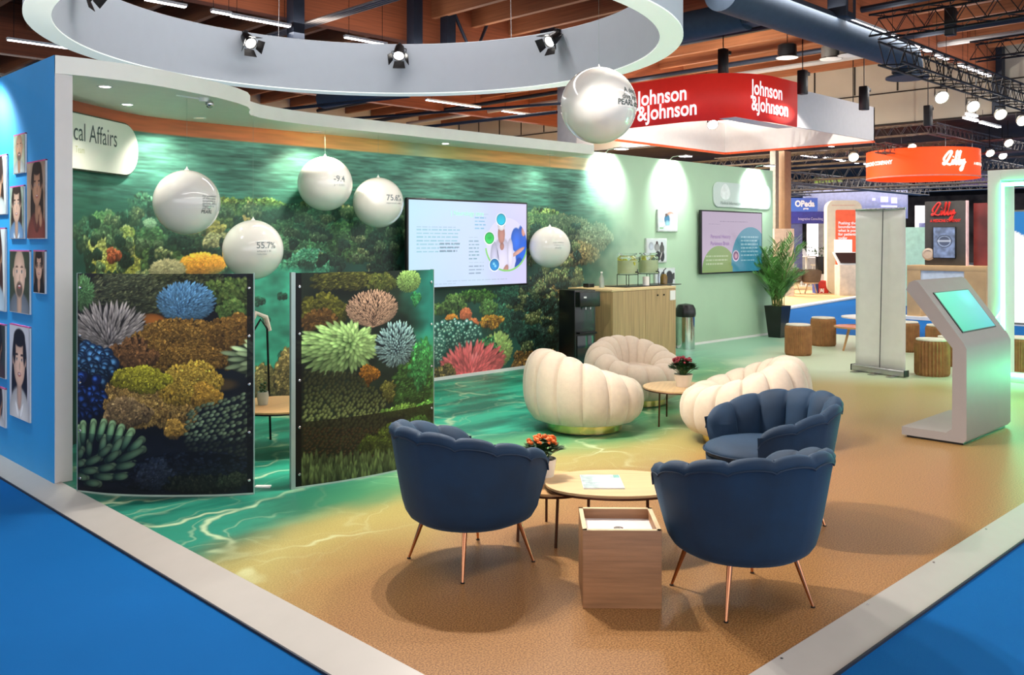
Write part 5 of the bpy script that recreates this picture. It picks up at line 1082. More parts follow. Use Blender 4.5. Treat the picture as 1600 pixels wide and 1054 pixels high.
t = thing('plywood_table', 'low plywood table with a pink top beside the banner', 'table', tuple(c)); MB().prism([(.36*math.cos(a), .36*math.sin(a)) for a in [2*PI*k/48 for k in range(48)]], .335, .355).build('top', mat('plywood', (190, 140, 90), .5), t)
MB().prism([(.30*math.cos(a), .34*math.sin(a)) for a in [2*PI*k/48 for k in range(48)]], .355, .36).build('pink_inlay', mat('salmon_laminate', (232, 150, 130), .4), t)
for k in range(3):
    a = 2*PI*k/3+2.6; MB().tube([(.17*math.cos(a), .17*math.sin(a), .335), (.27*math.cos(a), .27*math.sin(a), 0)], .022, 8, r2=.014).build('leg', mat('plywood', (190, 140, 90), .5), t)
c = W((1360-800)/1430*13.9, 13.9)
t = thing('white_cafe_table', 'low white table half hidden by the banner', 'table', tuple(c)); MB().lathe([(0, .45), (.42, .45), (.42, .47), (0, .47)], n=40).build('top', white_paint, t); MB().tube([(0, 0, 0), (0, 0, .44)], .03).build('post', steel, t); MB().lathe([(0, 0), (.2, 0), (.2, .012), (0, .012)], n=30).build('foot', steel, t)

# ------------------------------------------------------------------ exhibition hall around the stand
wood_r = mat('brown_roof_boards', (150, 82, 46), .7, var=.14, scale=2.5, stretch=(.25, 9, 1)); glulam = mat('glulam_timber', (158, 100, 64), .6, var=.12, scale=3, stretch=(1, .3, 14)); glulam_x = mat('glulam_timber_long', (140, 74, 42), .6, var=.12, scale=3, stretch=(.3, 1, 14))
ZR = 7.6
struct(MB().box((-30, -12, ZR), (28.2, 62, ZR+.2)).build('ceiling', wood_r))
panel_m = mat('grey_wall_panel', (190, 180, 162), .7, var=.03, scale=1)
for x0, x1, nm in ((28.0, 28.2, 'wall_far'),):
    struct(MB().box((28.0, -12, 5.2), (28.2, 62, ZR)).build('wall_far', panel_m))
sm = MB(); k = -10
while k < 40: sm.box((27.985, k, 6.22), (28.0, k+.05, 7.3)); k += 1.35
sm.box((27.98, -12, 6.16), (28.0, 62, 6.2)); sm.box((27.96, -12, 5.18), (28.0, 62, 5.24)); struct(sm.build('trim_6', mat('dark_joint', (40, 34, 30), .8)))
struct(MB().box((-30, 32, 0), (28, 32.2, ZR)).build('wall_back_hall', panel_m))
dk = mat('dark_hall_ceiling', (52, 40, 34), .9, var=.2, scale=1.2)
struct(MB().box((28.2, -20, 5.25), (75, 62, 5.4)).build('ceiling', dk)); dk2 = mat('grey_far_wall', (120, 108, 104), .9, var=.3, scale=.8)
struct(MB().box((75, -20, -.03), (75.2, 62, 5.4)).build('wall_end', dk2)); struct(MB().box((28.2, 61, -.03), (75, 61.2, 5.4)).build('wall_side', dk2))
def beamlike(nm, lab, cat, lo, hi, m, group): o = MB().box(lo, hi).build(nm, m); tag(o, lab, cat, group); o['kind'] = 'structure'; return o
x = 1.0
while x < 28: beamlike('roof_joist', 'brown timber joist across the hall roof', 'joist', (x, -12 if x > 13.5 else 17.0, 6.95), (x+.14, 60, ZR), glulam, 'timber roof joists'); x += 1.3
for y in (.3, 8.75, 16.95, 25.1): beamlike('roof_beam', 'deep brown glulam beam running along the hall', 'beam', (-20, y, 6.3), (28, y+.28, ZR-.02), glulam_x, 'glulam roof beams')
colm = mat('pale_column_paint', (176, 172, 168), .6, var=.02); tan = mat('tan_column', (176, 142, 108), .6, var=.03)
for (u, b, w, m) in ((899, 26, .74, colm), (1222, 31, .44, tan), (1210, 30.6, .22, mat('grey_column', (150, 146, 132), .6))):
    p = OB(u, 300, b); o = MB().obox((p.x, p.y, -.035), w, w, ZR if u < 1000 else 4.7, 0, .02).build('wall_column', m); struct(o)
steelm = mat('dark_blue_steel', (34, 42, 56), .5, .3, var=.05)
# ventilation ducts
ductm = mat('slate_blue_duct', (62, 76, 92), .75, 0, var=.04)
t = thing('ventilation_duct', 'slate blue round duct with a diffuser, right of the red hanging sign', 'duct', (13.2, 8.42, 5.78))
MB().tube([(0, 0, 0), (7.3, 0, 0), (7.5, 0, -.05), (7.6, 0, -.2), (7.6, 0, -.36)], .33, 24).build('pipe', ductm, t, smooth=60); MB().lathe([(.27, 0), (.30, -.04), (.46, -.10), (.46, -.14), (0, -.14)], (7.6, 0, -.36), 32).build('diffuser', ductm, t)
t = thing('ventilation_duct', 'slate blue round duct above the red hanging sign', 'duct', (14.9, 8.95, 5.78)); MB().tube([(0, 0, 0), (0, 14, 0)], .28, 24).build('pipe', ductm, t); MB().box((-.2, -.2, -.2), (.2, .02, .2)).build('collar', ductm, t)
# strip lights
SP = [(223, 0, 294, 10, 6), (331, 17, 358, 23, 6), (361, 24, 453, 42, 6), (538, 58, 604, 70, 6), (10, 62, 115, 76, 6), (666, 156, 750, 168, 6), (786, 173, 830, 180, 6), (1327, 29, 1399, 59, 6), (1425, 70, 1454, 81, 6), (1462, 86, 1480, 93, 6), (1501, 101, 1545, 119, 6),
      (1505, 184, 1528, 189, 4.9), (1534, 191, 1560, 199, 4.9), (1233, 240, 1244, 241, 4.9), (1246, 241, 1272, 246, 4.9), (1289, 246, 1312, 250, 4.9), (1316, 251, 1338, 255, 4.9), (1352, 256, 1363, 258, 4.9), (1526, 249, 1545, 252, 4.9), (1552, 253, 1572, 258, 4.9), (1590, 262, 1610, 266, 4.9), (1280, 225, 1300, 229, 4.9), (1510, 178, 1526, 182, 4.9)]
for i, (u0, v0, u1, v1, z) in enumerate(SP):
    a, b = G(u0, v0, z), G(u1, v1, z); y = (a.y+b.y)/2; t = thing('strip_light', 'slim white strip light hanging under the hall roof' if z == 6 else 'slim white strip light in the darker hall behind', 'strip light', (a.x, y, z), group='strip lights under the roof' if z == 6 else 'strip lights in the hall behind'); L = max(b.x-a.x, .4)
    MB().box((0, -.05, .0), (L, .05, .05)).build('housing', white_paint, t); MB().box((.02, -.045, -.015), (L-.02, .045, -.001)).build('tube', strip_glow, t)
    top = (ZR if b.x < 28 else 5.26)-z if z < ZR else .98
    for q in (.1, .9): MB().tube([(L*q, 0, .05), (L*q, 0, top)], .006, 5).build('hanger', dark_metal, t)
# trusses
grey_al = mat('truss_aluminium', (120, 114, 112), .4, .6); blk_al = mat('black_truss', (24, 24, 26), .5, .4)
def truss(label, p0, p1, s=.29, m=grey_al, r=.022):
    p0, p1 = Vector(p0), Vector(p1); t = thing('lighting_truss', label, 'truss', p0); d = p1-p0; L = d.length; d.normalize(); x = d.cross(ZU).normalized(); y = ZU; n = max(2, int(L/(s*1.3)))
    c = [x*s/2+y*s/2, -x*s/2+y*s/2, -x*s/2-y*s/2, x*s/2-y*s/2]; mb = MB()
    for q in c: mb.tube([q, q+d*L], r, 6)
    mb.build('chords', m, t); mb = MB()
    for k in range(n):
        for j in range(4):
            a, b = c[j], c[(j+1) % 4]; mb.tube([a+d*L*k/n, b+d*L*(k+.5)/n, a+d*L*(k+1)/n], r*.5, 4, cap=False)
    mb.build('lacing', m, t); return t
truss('black truss carrying white spotlights, upper right', (16.3, 6.9, 5.0), (27, 6.9, 5.0), .42, blk_al)
truss('black truss crossing under the roof at top right', (17.2, 7.6, 5.7), (17.2, -6, 5.7), .40, blk_al)
truss('black truss high at top right beyond the spotlights', (22.5, 7.6, 6.0), (22.5, -6, 6.0), .40, blk_al)
tl = mat('bundled_grey_pipes', (150, 140, 134), .5, .4)
for k in range(4):
    o = MB().tube([(10.4+k*.13, 19, 6.2+k*.02), (10.4+k*.13, 6, 6.2+k*.02)], .024, 6).build('roof_pipe', tl); tag(o, 'thin grey pipe of the bundle running under the roof, seen through the halo', 'pipe', 'bundle of thin roof pipes')
for x, z, lab in ((19.2, 6.6, 'dark pipe under the roof joists behind the red sign'), (21.4, 6.35, 'dark sprinkler pipe farther behind the red sign'), (23.5, 6.5, 'pale pipe under the far roof joists')): o = MB().tube([(x, -8, z), (x, 30, z)], .07, 8).build('roof_pipe', steelm if 'dark' in lab else colm); tag(o, lab, 'pipe')
for i, (u0, v0, u1, v1, z) in enumerate(((400, 175, 640, 150, 5.0), (480, 190, 900, 160, 5.4), (560, 210, 870, 175, 4.6))):
    o = MB().tube([G(u0, v0, z), G(u1, v1, z)], .04, 8).build('roof_pipe', steelm); tag(o, ('thin', 'middle', 'lowest')[i]+' dark pipe seen between halo and canopy', 'pipe')
for i, (u, v) in enumerate(((648, 30), (740, 40), (855, 30), (462, 150), (700, 185), (1560, 100))):
    p = OY(u, v, 16.6) if u < 1500 else OX(u, v, 27.8); m = MB().obox((p.x, p.y-.0, 5.2 if i > 2 else 5.9), .26, .26, 2.3)
    if i == 1: m = MB().tube([(p.x-.9, p.y, 7.5), (p.x, p.y, 6.1), (p.x+.7, p.y, 7.5)], .05, 6)
    o = m.build('steel_hanger', steelm); tag(o, ('dark steel post seen above the middle of the halo', 'dark V-shaped steel strut above the halo', 'narrow dark steel post above the right of the halo', 'dark steel post between halo and canopy, left', 'dark steel post between halo and canopy, middle', 'dark steel post at the end of the grey wall panels')[i], 'steel post')
for i, (u, v, z) in enumerate(((1240, 0, 5.95), (1262, 0, 5.95))):
    pass
t = thing('beam_shoe', 'dark steel bracket box with a timber end at the duct', 'bracket', tuple(G(1315, 14, 6.1))); MB().box((-.2, -.2, -.2), (.2, .2, .9), .02).build('box', steelm, t); MB().box((-.14, -.202, -.1), (.05, -.20, .8)).build('timber_face', glulam_x, t)
# loudspeaker and hoists, pendants, flood spots
for i, (u, v, z) in enumerate(((1130, 92, 5.6), (1254, 125, 5.2), (1350, 150, 4.9), (1450, 178, 4.9), (1485, 30, 5.9))):
    p = G(u, v, z); t = thing('chain_hoist', 'black chain hoist '+('above the red hanging sign', 'above the end of the red sign', 'above the white hanging box', 'above the square truss', 'on the black truss at top right')[i], 'hoist', p, group='black chain hoists')
    MB().box((-.09, -.09, -.32), (.09, .09, .22), .02).build('motor', black, t); MB().tube([(0, 0, .22), (0, 0, ZR-z)], .012, 5).build('chain', dark_metal, t); MB().box((.05, -.05, .12), (.26, .05, .2), .01).build('hook', dark_metal, t)
for i, (u, v, z) in enumerate(((1230, 88, 6.0), (1298, 90, 6.0), (1327, 84, 6.0))):
    p = G(u, v, z); t = thing('high_bay_lamp', 'round pendant lamp under the roof, '+('left of three', 'middle of three', 'right of three')[i], 'pendant lamp', p, group='round high bay lamps')
    MB().lathe([(0, .3), (.16, .3), (.22, .26), (.22, .0), (.27, -.03), (0, -.03)], n=24).build('shade', mat('grey_lamp_shade', (110, 106, 102), .4, .5) if i else black, t); MB().lathe([(0, -.034), (.25, -.034), (.25, -.04), (0, -.04)], n=24).build('lens', mat('unlit_lens', (226, 222, 214), .4), t); MB().tube([(0, 0, .3), (0, 0, 1.6)], .01, 5).build('cord', dark_metal, t)
def flood(label, p, s=.2, rz=0, tilt=.6, group='white flood spotlights', up=0):
    t = thing('flood_spotlight', label, 'spotlight', p, rz, group)
    h = MB(); h.M = Matrix.Rotation(tilt, 4, 'Y'); h.lathe([(.0, .5*s), (.7*s, .45*s), (s, -.1*s), (s*1.05, -.5*s), (s*.95, -.5*s), (s*.9, -.3*s), (0, -.3*s)], n=24); h.build('housing', mat('white_lamp_housing', (220, 214, 190), .4), t)
    l = MB(); l.M = Matrix.Rotation(tilt, 4, 'Y'); l.lathe([(0, -.34*s), (s*.9, -.34*s), (s*.9, -.32*s), (0, -.32*s)], n=24); l.build('lens', lamp_glow, t)
    MB().tube([(0, -s*.9, 0), (0, -s*.9, s*1.2), (0, s*.9, s*1.2), (0, s*.9, 0)], .015, 5).build('bracket', black, t)
    if up: MB().tube([(0, 0, s*1.2), (0, 0, up-p[2])], .012, 5).build('drop_pole', dark_metal, t)
for i, u in enumerate((1470, 1519, 1562, 1596)):
    p = OY(u, 110, 6.9); p.z = 4.47; flood('white flood spotlight under the black truss, '+('leftmost of four', 'second of four', 'third of four', 'rightmost of four')[i], p, .13, R(45), .95, up=4.8)
for i, (u, v, z) in enumerate(((1333, 244, 3.9), (1393, 236, 4.5), (1424, 229, 4.5), (1546, 238, 4.4), (1566, 242, 4.4), (1575, 222, 4.6))):
    flood('small lit spotlight '+('left of the orange drum sign', 'under the square truss, left', 'under the square truss, middle', 'right of the orange drum sign, left one', 'right of the orange drum sign, right one', 'at the right end of the square truss')[i], G(u, v, z), .13, R(45), .95, group='small distant spotlights', up=ZR if G(u, v, z).x < 28 else 5.25)
# suspended square sign with red corner
N = G(1152, 181, 4.2); zt = 5.16; RX = OY(1368, 220, N.y).x; RW = OY(1246, 200, N.y).x; LY = OX(898, 209, N.x).y
t = thing('hanging_square_sign', 'suspended square sign with a rounded red corner, white two-line lettering and white side', 'hanging sign', (N.x, N.y, 4.2)); lx, ly, rw, hh = RX-N.x, LY-N.y, RW-N.x, zt-4.2
red = mat('red_fabric_added_glow', (206, 44, 36), .55, var=.02, emit=(206, 40, 32), es=.38); lit_v = mat('backlit_white_letters', (250, 250, 250), .5, emit=(255, 252, 250), es=.6); wf = mat('white_banner_fabric', (228, 224, 220), .7, var=.01); orn = mat('orange_edge_strip', (232, 90, 40), .5)  # red fascia glow is added to lift its dark colour
rad = 1.5; path = [(rw, 0)]+[(rad-rad*math.sin(a), rad-rad*math.cos(a)) for a in [R(k) for k in range(0, 91, 6)]]+[(0, ly)]
path = [Vector((p[0], p[1], 0)) for p in path]
MB().grid([[p+Vector((0, 0, 0)), p+Vector((0, 0, hh+.04))] for p in path]).build('red_fascia', red, t, smooth=60).modifiers.new('s', 'SOLIDIFY').thickness = .05
MB().box((rw, .02, 0), (lx, .08, hh-.10)).build('white_fascia', wf, t); MB().box((lx-.06, 0.02, 0), (lx, ly, hh-.1)).build('right_side', wf, t); MB().box((0, ly-.06, 0), (lx, ly, hh-.1)).build('far_side', wf, t)
MB().box((lx-.065, .02, -.05), (lx+.01, ly, 0)).build('orange_strip', orn, t); MB().box((0, ly-.06, -.05), (lx, ly+.01, 0)).build('orange_strip', orn, t)
MB().box((.1, .1, -.001), (rw, .5, .001)).build('inner_shelf', wf, t)
for nm, O, ux, s in (('lettering', (rw*.36, -.006, 0), XR, 1), ('lettering', (-.012, 0, 0), -YR, 1)):
    pass
sz = .52
o1 = N+Vector((rw*.33, -.03, .50)); 
u0 = OY(1174, 150, N.y-.03); 
for k, (txt) in enumerate(('Johnson', '&Johnson')):
    o = OY(1174, 152+0*k, N.y-.03); local(lettering(txt, (o.x, o.y, 4.2+.52-.34*k), XR, ZU, .43, lit_v, t, bold=.009, sx=.93, res=5), t)
    o = OX(996, 160, N.x-.03); local(lettering(txt, (o.x, o.y, 4.2+.47-.34*k), -YR, ZU, .46, lit_v, t, bold=.010, sx=.90, res=5), t)
truss('aluminium truss inside the suspended square sign', (N.x+.3, N.y+1.2, 4.75), (N.x+lx-.3, N.y+1.2, 4.75), .3)
light('SPOT', 'sign_spot', (N.x+1.3, N.y+1.3, 4.95), 750, (1, .96, .86), (N.x+lx*.62, N.y+ly, 4.6), spot_size=R(110), spot_blend=.6, shadow_soft_size=.05)
light('SPOT', 'sign_spot', (N.x+1.6, N.y+.8, 4.95), 750, (1, .96, .86), (N.x+lx, N.y+ly*.45, 4.6), spot_size=R(110), spot_blend=.6, shadow_soft_size=.05)
flood('small lit spotlight inside the suspended square sign', tuple(OY(1113, 193, N.y+1.2)), .12, R(45), .95, group=None, up=4.62)
# orange drum sign
c = OB(1441, 280, 29); rD = 1.66
t = thing('hanging_drum_sign', 'glowing orange round hanging sign with white script lettering', 'hanging sign', (c.x, c.y, 3.6)); dz = .86
MB().grid([[(rr_*math.cos(2*PI*k/72), rr_*math.sin(2*PI*k/72), z) for rr_, z in ((rD, 0), (rD, dz), (rD-.05, dz), (rD-.05, 0))] for k in range(72)], closed_u=True, closed_v=True).build('drum_skin', mat('backlit_orange_skin', (244, 84, 24), .6, emit=(250, 80, 20), es=.55, var=.12, scale=.8), t, smooth=50)
MB().grid([[((rD+.01)*math.cos(2*PI*k/72), (rD+.01)*math.sin(2*PI*k/72), z) for z in (-.01, .03)] for k in range(72)], closed_u=True).build('rim', mat('pink_rim', (240, 150, 130), .5), t)
def script_word(scale):
    """hand-drawn connected capital L and lower-case illy as stroke centre lines"""
    S_ = [[(.05, .30), (.0, .42), (.10, .62), (.34, .92), (.50, 1.0), (.56, .90), (.44, .66), (.26, .34), (.10, .10), (.0, .04), (-.06, .12), (.06, .18), (.26, .08), (.44, .04), (.58, .14)],
          [(.58, .14), (.66, .40), (.62, .10), (.72, .12), (.82, .36)], [(.66, .58), (.68, .60)], [(.82, .36), (.98, .86), (1.02, .98), (.96, .96), (.86, .40), (.86, .08), (.96, .10), (1.08, .36)],
          [(1.08, .36), (1.22, .86), (1.27, .98), (1.21, .96), (1.10, .40), (1.10, .08), (1.20, .10), (1.32, .40)], [(1.32, .40), (1.31, .14), (1.40, .12), (1.54, .44), (1.50, .10), (1.36, -.30), (1.24, -.36), (1.24, -.22), (1.44, .0), (1.66, .26)]]
    out = []
    for s in S_:
        if len(s) > 2:
            P_ = [Vector((a, b, 0)) for a, b in s]; out.append([p*scale for p in smooth_path(P_, len(s)*5)])
        else: out.append([Vector((a, b, 0))*scale for a, b in s])
    return out
def script(t, O, ux, uy, scale, r, m, warp=None):
    mb = MB()
    for s in script_word(scale): mb.tube([warp(p) if warp else Vector(O)+ux*p.x+uy*p.y for p in s], r, 6)
    mb.build('script_lettering', m, t)
vd = math.atan2(-c.y, -c.x)
lit_w = mat('lit_white_letters', (255, 245, 235), .5, emit=(255, 240, 225), es=.9)
def dw(a0, z0): return lambda p: Vector(((rD+.015)*math.cos(vd+a0+p.x/rD), (rD+.015)*math.sin(vd+a0+p.x/rD), z0+p.y))
script(t, None, None, None, .42, .035, lit_w, dw(.36, .30))
vs_w = lambda a0, z0: (lambda x, y, z: Vector(((rD+.012)*math.cos(vd+a0+x/rD), (rD+.012)*math.sin(vd+a0+x/rD), z0+y)))
lettering('A MEDICINE COMPANY', (0, 0, 0), XR, ZU, .11, lit_w, t, warp=vs_w(1.02, .34), bold=.004); lettering('A MEDICINE COMPANY', (0, 0, 0), XR, ZU, .16, lit_w, t, warp=vs_w(-1.45, .40), bold=.008, sx=.9)
for k in range(4): a = PI/4+k*PI/2; MB().tube([(rD*.95*math.cos(a), rD*.95*math.sin(a), dz), (rD*.95*math.cos(a), rD*.95*math.sin(a), ZR-3.6 if c.x < 28 else 1.6)], .008, 5).build('wire', steel, t)
# square truss round the drum sign and distant trusses
A_ = G(1455, 200, 4.9)
truss('aluminium truss above the orange drum sign, left side', (A_.x, A_.y+7.5, 4.9), (A_.x, A_.y, 4.9)); truss('aluminium truss above the orange drum sign, right side', (A_.x, A_.y, 4.9), (A_.x+8, A_.y, 4.9))
truss('lower aluminium truss above the drum sign, left side', (A_.x+2, A_.y+8.5, 4.55), (A_.x+2, A_.y, 4.55)); truss('lower aluminium truss above the drum sign, right side', (A_.x, A_.y+1.5, 4.45), (A_.x+8, A_.y+1.5, 4.45))
for i, (x, y0, y1, z) in enumerate(((33, 24, 3, 4.2), (36, 26, 2, 4.0), (40, 30, 0, 4.1), (31, 22, 6, 4.6), (45, 34, 0, 4.4), (52, 40, 2, 4.6))): truss('distant grey truss in the hall behind, row %s from the front' % ('one', 'two', 'three', 'four', 'five', 'six')[i], (x, y0, z), (x, y1, z), .4, grey_al, .03)
for i, (x0, x1, y, z) in enumerate(((30, 44, 17, 4.0), (30, 48, 11, 4.2), (32, 50, 22, 4.1))): truss('distant truss running away from the camera, '+('middle', 'right', 'left')[i], (x0, y, z), (x1, y, z), .4, grey_al, .03)

# ------------------------------------------------------------------ neon portal frame at the right edge
NX = OX(1562, 598, 11.4).x; a = OX(1547, 262, 11.4); yl = OX(1543, 262, 11.4).y; yr = OX(1563, 262, 11.4).y; ztop = 2.43
t = thing('neon_portal_frame', 'white portal frame lined with green neon tube at the right edge', 'frame', (11.4, yl, 0)); fr = mat('white_frame_laminate', (214, 218, 208), .45, var=.01)
wpost = yl-yr; LL = 3.2
MB().box((0, -wpost, 0), (.5, 0, ztop), .004).build('post', fr, t); MB().box((0, -LL, ztop-.12), (.5, -wpost, ztop), .004).build('lintel', fr, t); MB().box((0, -LL-wpost, 0), (.5, -LL, ztop), .004).build('post', fr, t)
MB().box((0, -LL, 0), (.5, -wpost, .06), .004).build('sill', fr, t)
neon = mat('green_neon_tube', (120, 255, 190), .4, emit=(90, 255, 185), es=8); y = -wpost-.03
MB().tube([(-.01, y-.6, .09), (-.01, y, .09)], .022, 10).tube([(-.01, y, .34), (-.01, y, ztop-.17), (-.01, -LL+.03, ztop-.17), (-.01, -LL+.03, .12)], .028, 10).build('neon_tube', neon, t)
light('AREA', 'neon_light', (11.36, yl-wpost-.25, 1.25), 20, (.08, 1, .42), (11.0, yl-2.5, 0), shape='RECTANGLE', size=.1, size_y=2.2)
light('AREA', 'neon_light', (11.0, yl-wpost-1.4, .25), 80, (.08, 1, .42), (10.2, yl-2.2, 0), shape='RECTANGLE', size=1.6, size_y=.1)
# white display board behind the portal
p0 = OX(1576, 328, 16.2); p1 = OX(1576, 506, 16.2)
t = thing('white_display_board', 'white board with blue header seen through the neon frame', 'board', (16.2, p0.y, p1.z)); hB = p0.z-p1.z
MB().box((0, -2.2, 0), (.06, 0, hB), .005).build('board', mat('grey_board_frame', (130, 130, 124), .5), t); im = np.zeros((90, 100, 3))+c3((238, 240, 240)); yy, xx = np.mgrid[0:90, 0:100]; im[(yy < 26) & (yy < 14+xx*.6)] = c3((20, 120, 190)); words(im, .1, .05, .9, 6, .036, .018, (226, 236, 244), .9)
picture('board_print', im, flat((-.004, -.04, hB-.03), -YR, ZU, 2.12, hB-.06), print_mat('backlit_print', .4, emit=.9), t)
# ------------------------------------------------------------------ neighbouring stand: wooden frame counter with dark cabinet
FX = 19.6; y0 = OX(1417, 450, FX).y; y1 = OX(1541, 450, FX).y; zT = OX(1480, 415, FX).z
oakf = mat('pale_oak_frame', (190, 156, 110), .5, var=.06, scale=3)
t = thing('oak_frame_counter', 'pale oak framed counter below the dark cabinet', 'counter', (FX, (y0+y1)/2, 0)); hw = (y0-y1)/2
MB().box((0, -hw, zT-.11), (.7, hw, zT), .004).build('worktop', oakf, t); MB().box((0, hw-.28, 0), (.7, hw, zT-.11)).build('side_panel', oakf, t); MB().box((0, -hw, 0), (.7, -hw+.42, zT-.11)).build('side_panel', oakf, t); MB().box((.02, -hw+.42, zT-.30), (.04, hw-.28, zT-.11)).build('valance', mat('pale_blue_glass', (196, 206, 214), .2), t); MB().box((-.1, -hw-1, -.03), (1.2, hw+.1, .04)).build('plinth', white_paint, t)
d0 = OX(1445, 360, FX+.3); d1 = OX(1509, 360, FX+.3); zC = OX(1475, 314, FX+.3).z
t = thing('dark_cabinet', 'dark grey cabinet with red script lettering and a small screen', 'cabinet', (FX+.3, d0.y, zT)); ww = d0.y-d1.y; hc = zC-zT
MB().box((0, -ww, 0), (.10, 0, hc), .004).build('body', mat('anthracite_board', (66, 62, 58), .5), t); MB().box((-.004, -ww-.025, 0), (.10, -ww, hc)).build('light_edge', mat('pink_white_edge', (226, 190, 186), .5), t)
rs = mat('red_script_paint', (226, 50, 40), .5); script(t, (-.02, -.20*ww, hc*.77), -YR, ZU, .34*ww, .018, rs)
kk_ = text_width('A MEDICINE COMPANY', .085); lettering('A MEDICINE COMPANY', (-.006, -.14*ww, hc*.675), -YR, ZU, .085, rs, t, bold=.003, sx=.74*ww/kk_)
im = np.zeros((60, 36, 3)); n = vnoise(60, 36, 10, 10)[..., None]; im[:] = c3((110, 126, 160))*(.5+n); disc(im, .5, .45, .36, (50, 60, 84)); disc(im, .5, .45, .31, (150, 166, 196)); disc(im, .5, .45, .26, (60, 72, 100)); rect(im, .2, .42, .8, .48, (200, 206, 220), .8)
MB().box((-.05, -.78*ww, .11*hc), (-.001, -.22*ww, .60*hc), .004).build('screen_housing', black, t); picture('screen', im, flat((-.052, -.24*ww, .59*hc), -YR, ZU, .52*ww, .47*hc), print_mat('cabinet_screen', .2, emit=.8), t)
m = MB(); m.M = Matrix.Translation((-.01, -.10*ww, .17*hc)) @ Matrix.Rotation(R(-90), 4, 'Y'); m.lathe([(0, 0), (.13, 0), (.13, .02), (.09, .04), (.09, .03), (0, .03)], n=28); m.build('round_porthole', mat('beige_enamel', (190, 170, 150), .3), t)
r1 = OX(1541, 360, FX+.6)
t = thing('red_glass_wall', 'translucent red-brown wall right of the dark cabinet', 'partition', (FX+.6, d1.y-.05, zT)); MB().box((0, r1.y-d1.y-.1, -.0), (.05, 0, hc-.05)).build('sheet', mat('red_brown_glass', (116, 44, 40), .25, var=.25, scale=1.5), t)
p = OB(1415, 360, 23)
t = thing('mint_partition', 'pale mint partition behind the grey banner', 'partition', (p.x, p.y, 0)); MB().box((0, -1.0, 0), (.06, .5, OB(1415, 355, 23).z)).build('sheet', mat('mint_laminate', (166, 206, 186), .5), t)
p = OB(1436, 400, 24); t = thing('blue_red_poster_stand', 'narrow blue and red poster edge beside the dark cabinet', 'poster', (p.x, p.y-.1, 0)); im = np.zeros((60, 20, 3))+c3((50, 60, 140)); n = vnoise(60, 20, 6, 8)[..., None]; im = im*(1-n)+c3((206, 206, 220))*n; rect(im, 0, .75, 1, 1, (180, 50, 50), .8)
MB().box((0, -.5, .0), (.05, .1, 2.1)).build('board', white_paint, t); picture('print', im, flat((-.004, .1, 2.1), -YR, ZU, .6, 1.6), print_mat('photo_print', .4), t)
p = OB(1490, 470, 24); 
for i in range(2):
    q = OB(1484+38*i, 440, 21.4+i); t = thing('slatted_lounge_chair', ('salmon slatted chair seen under the oak counter', 'second salmon chair with a blue cushion under the oak counter')[i], 'chair', (q.x, q.y, 0), R(40))
    sl_ = mat('salmon_cord', (226, 170, 146), .7)
    MB().box((-.3, -.3, .36), (.3, .3, .42), .02).build('seat', sl_, t); m = MB(); [m.tube([(.30*math.cos(a), .34*math.sin(a), .40), (.38*math.cos(a), .42*math.sin(a), .86)], .022, 6) for a in [R(x) for x in range(-90, 91, 15)]]; m.build('backrest', sl_, t)
    if i: MB().box((-.2, -.22, .42), (.1, .22, .62), .06).build('cushion', mat('blue_cushion', (60, 100, 160), .8), t)
    for sx in (-1, 1):
        for sy in (-1, 1): MB().tube([(.24*sx, .24*sy, .36), (.28*sx, .28*sy, 0)], .016, 6).build('leg', dark_metal, t)

# ------------------------------------------------------------------ stands farther back on the left of the banner
beige = mat('beige_floor', (222, 186, 130), .6, var=.04)
fl = MB(); q0 = G(1234, 479); q1 = G(1345, 461); 
fl.prism([(q0.x-.6, q0.y), (q1.x, q1.y), (q1.x+8, q1.y+.4), (q1.x+8, 30), (q0.x-2, 30)], -.03, .01); struct(fl.build('floor', beige))
fl = MB().prism([(q0.x-.6, q0.y-.02), (q1.x, q1.y-.02), (q1.x, q1.y-.25), (q0.x-.6, q0.y-.25)], -.03, .013); struct(fl.build('trim_7', white_paint))
p = OB(1317, 455, 28.5); hT = OB(1317, 313, 28.5).z; r_ = _ray(1317, 378); 
t = thing('rounded_totem_stand', 'tall cream rounded totem with an orange print and white screen', 'totem', (p.x, p.y, 0), R(-44.5)); cr = mat('cream_lacquer', (226, 214, 186), .4, var=.02)
MB().ext([(a_, -.14, b_+hT/2) for a_, b_ in pill(1.08, hT, .26)], (0, .28, 0)).build('body', cr, t, smooth=50)
MB().ext([(a_+.12, -.15, b_+hT*.60) for a_, b_ in pill(.80, 1.72, .05)], (0, .008, 0)).build('orange_print', mat('orange_print', (232, 92, 52), .5, emit=(232, 92, 52), es=.25), t)
for k, (tx_) in enumerate(('Pushing the', 'boundaries of', 'what is possible', 'for patients', 'today')): lettering(tx_, (-.20, -.155, 2.15-.115*k), XR, ZU, .12, wht_ink, t, bold=.004)
lettering('INNOVATION FOR PATIENTS', (-.40, -.145, 2.72), XR, ZU, .055, mat('salmon_ink', (226, 150, 130), .5), t)
MB().box((-.34, -.20, 1.22), (.22, -.16, 1.68), .01).build('white_screen', mat('white_lit_screen', (225, 225, 225), .4, emit=(250, 250, 250), es=.35), t)
p2 = OB(1327, 455, 27.4)
t = thing('demo_pedestal', 'white pedestal with a dark tilted screen in front of the cream totem', 'pedestal', (p2.x, p2.y, 0), R(-44.5)); MB().box((-.36, -.2, 0), (.36, .25, .92), .02).build('body', mat('warm_white_body', (214, 198, 178), .5), t)
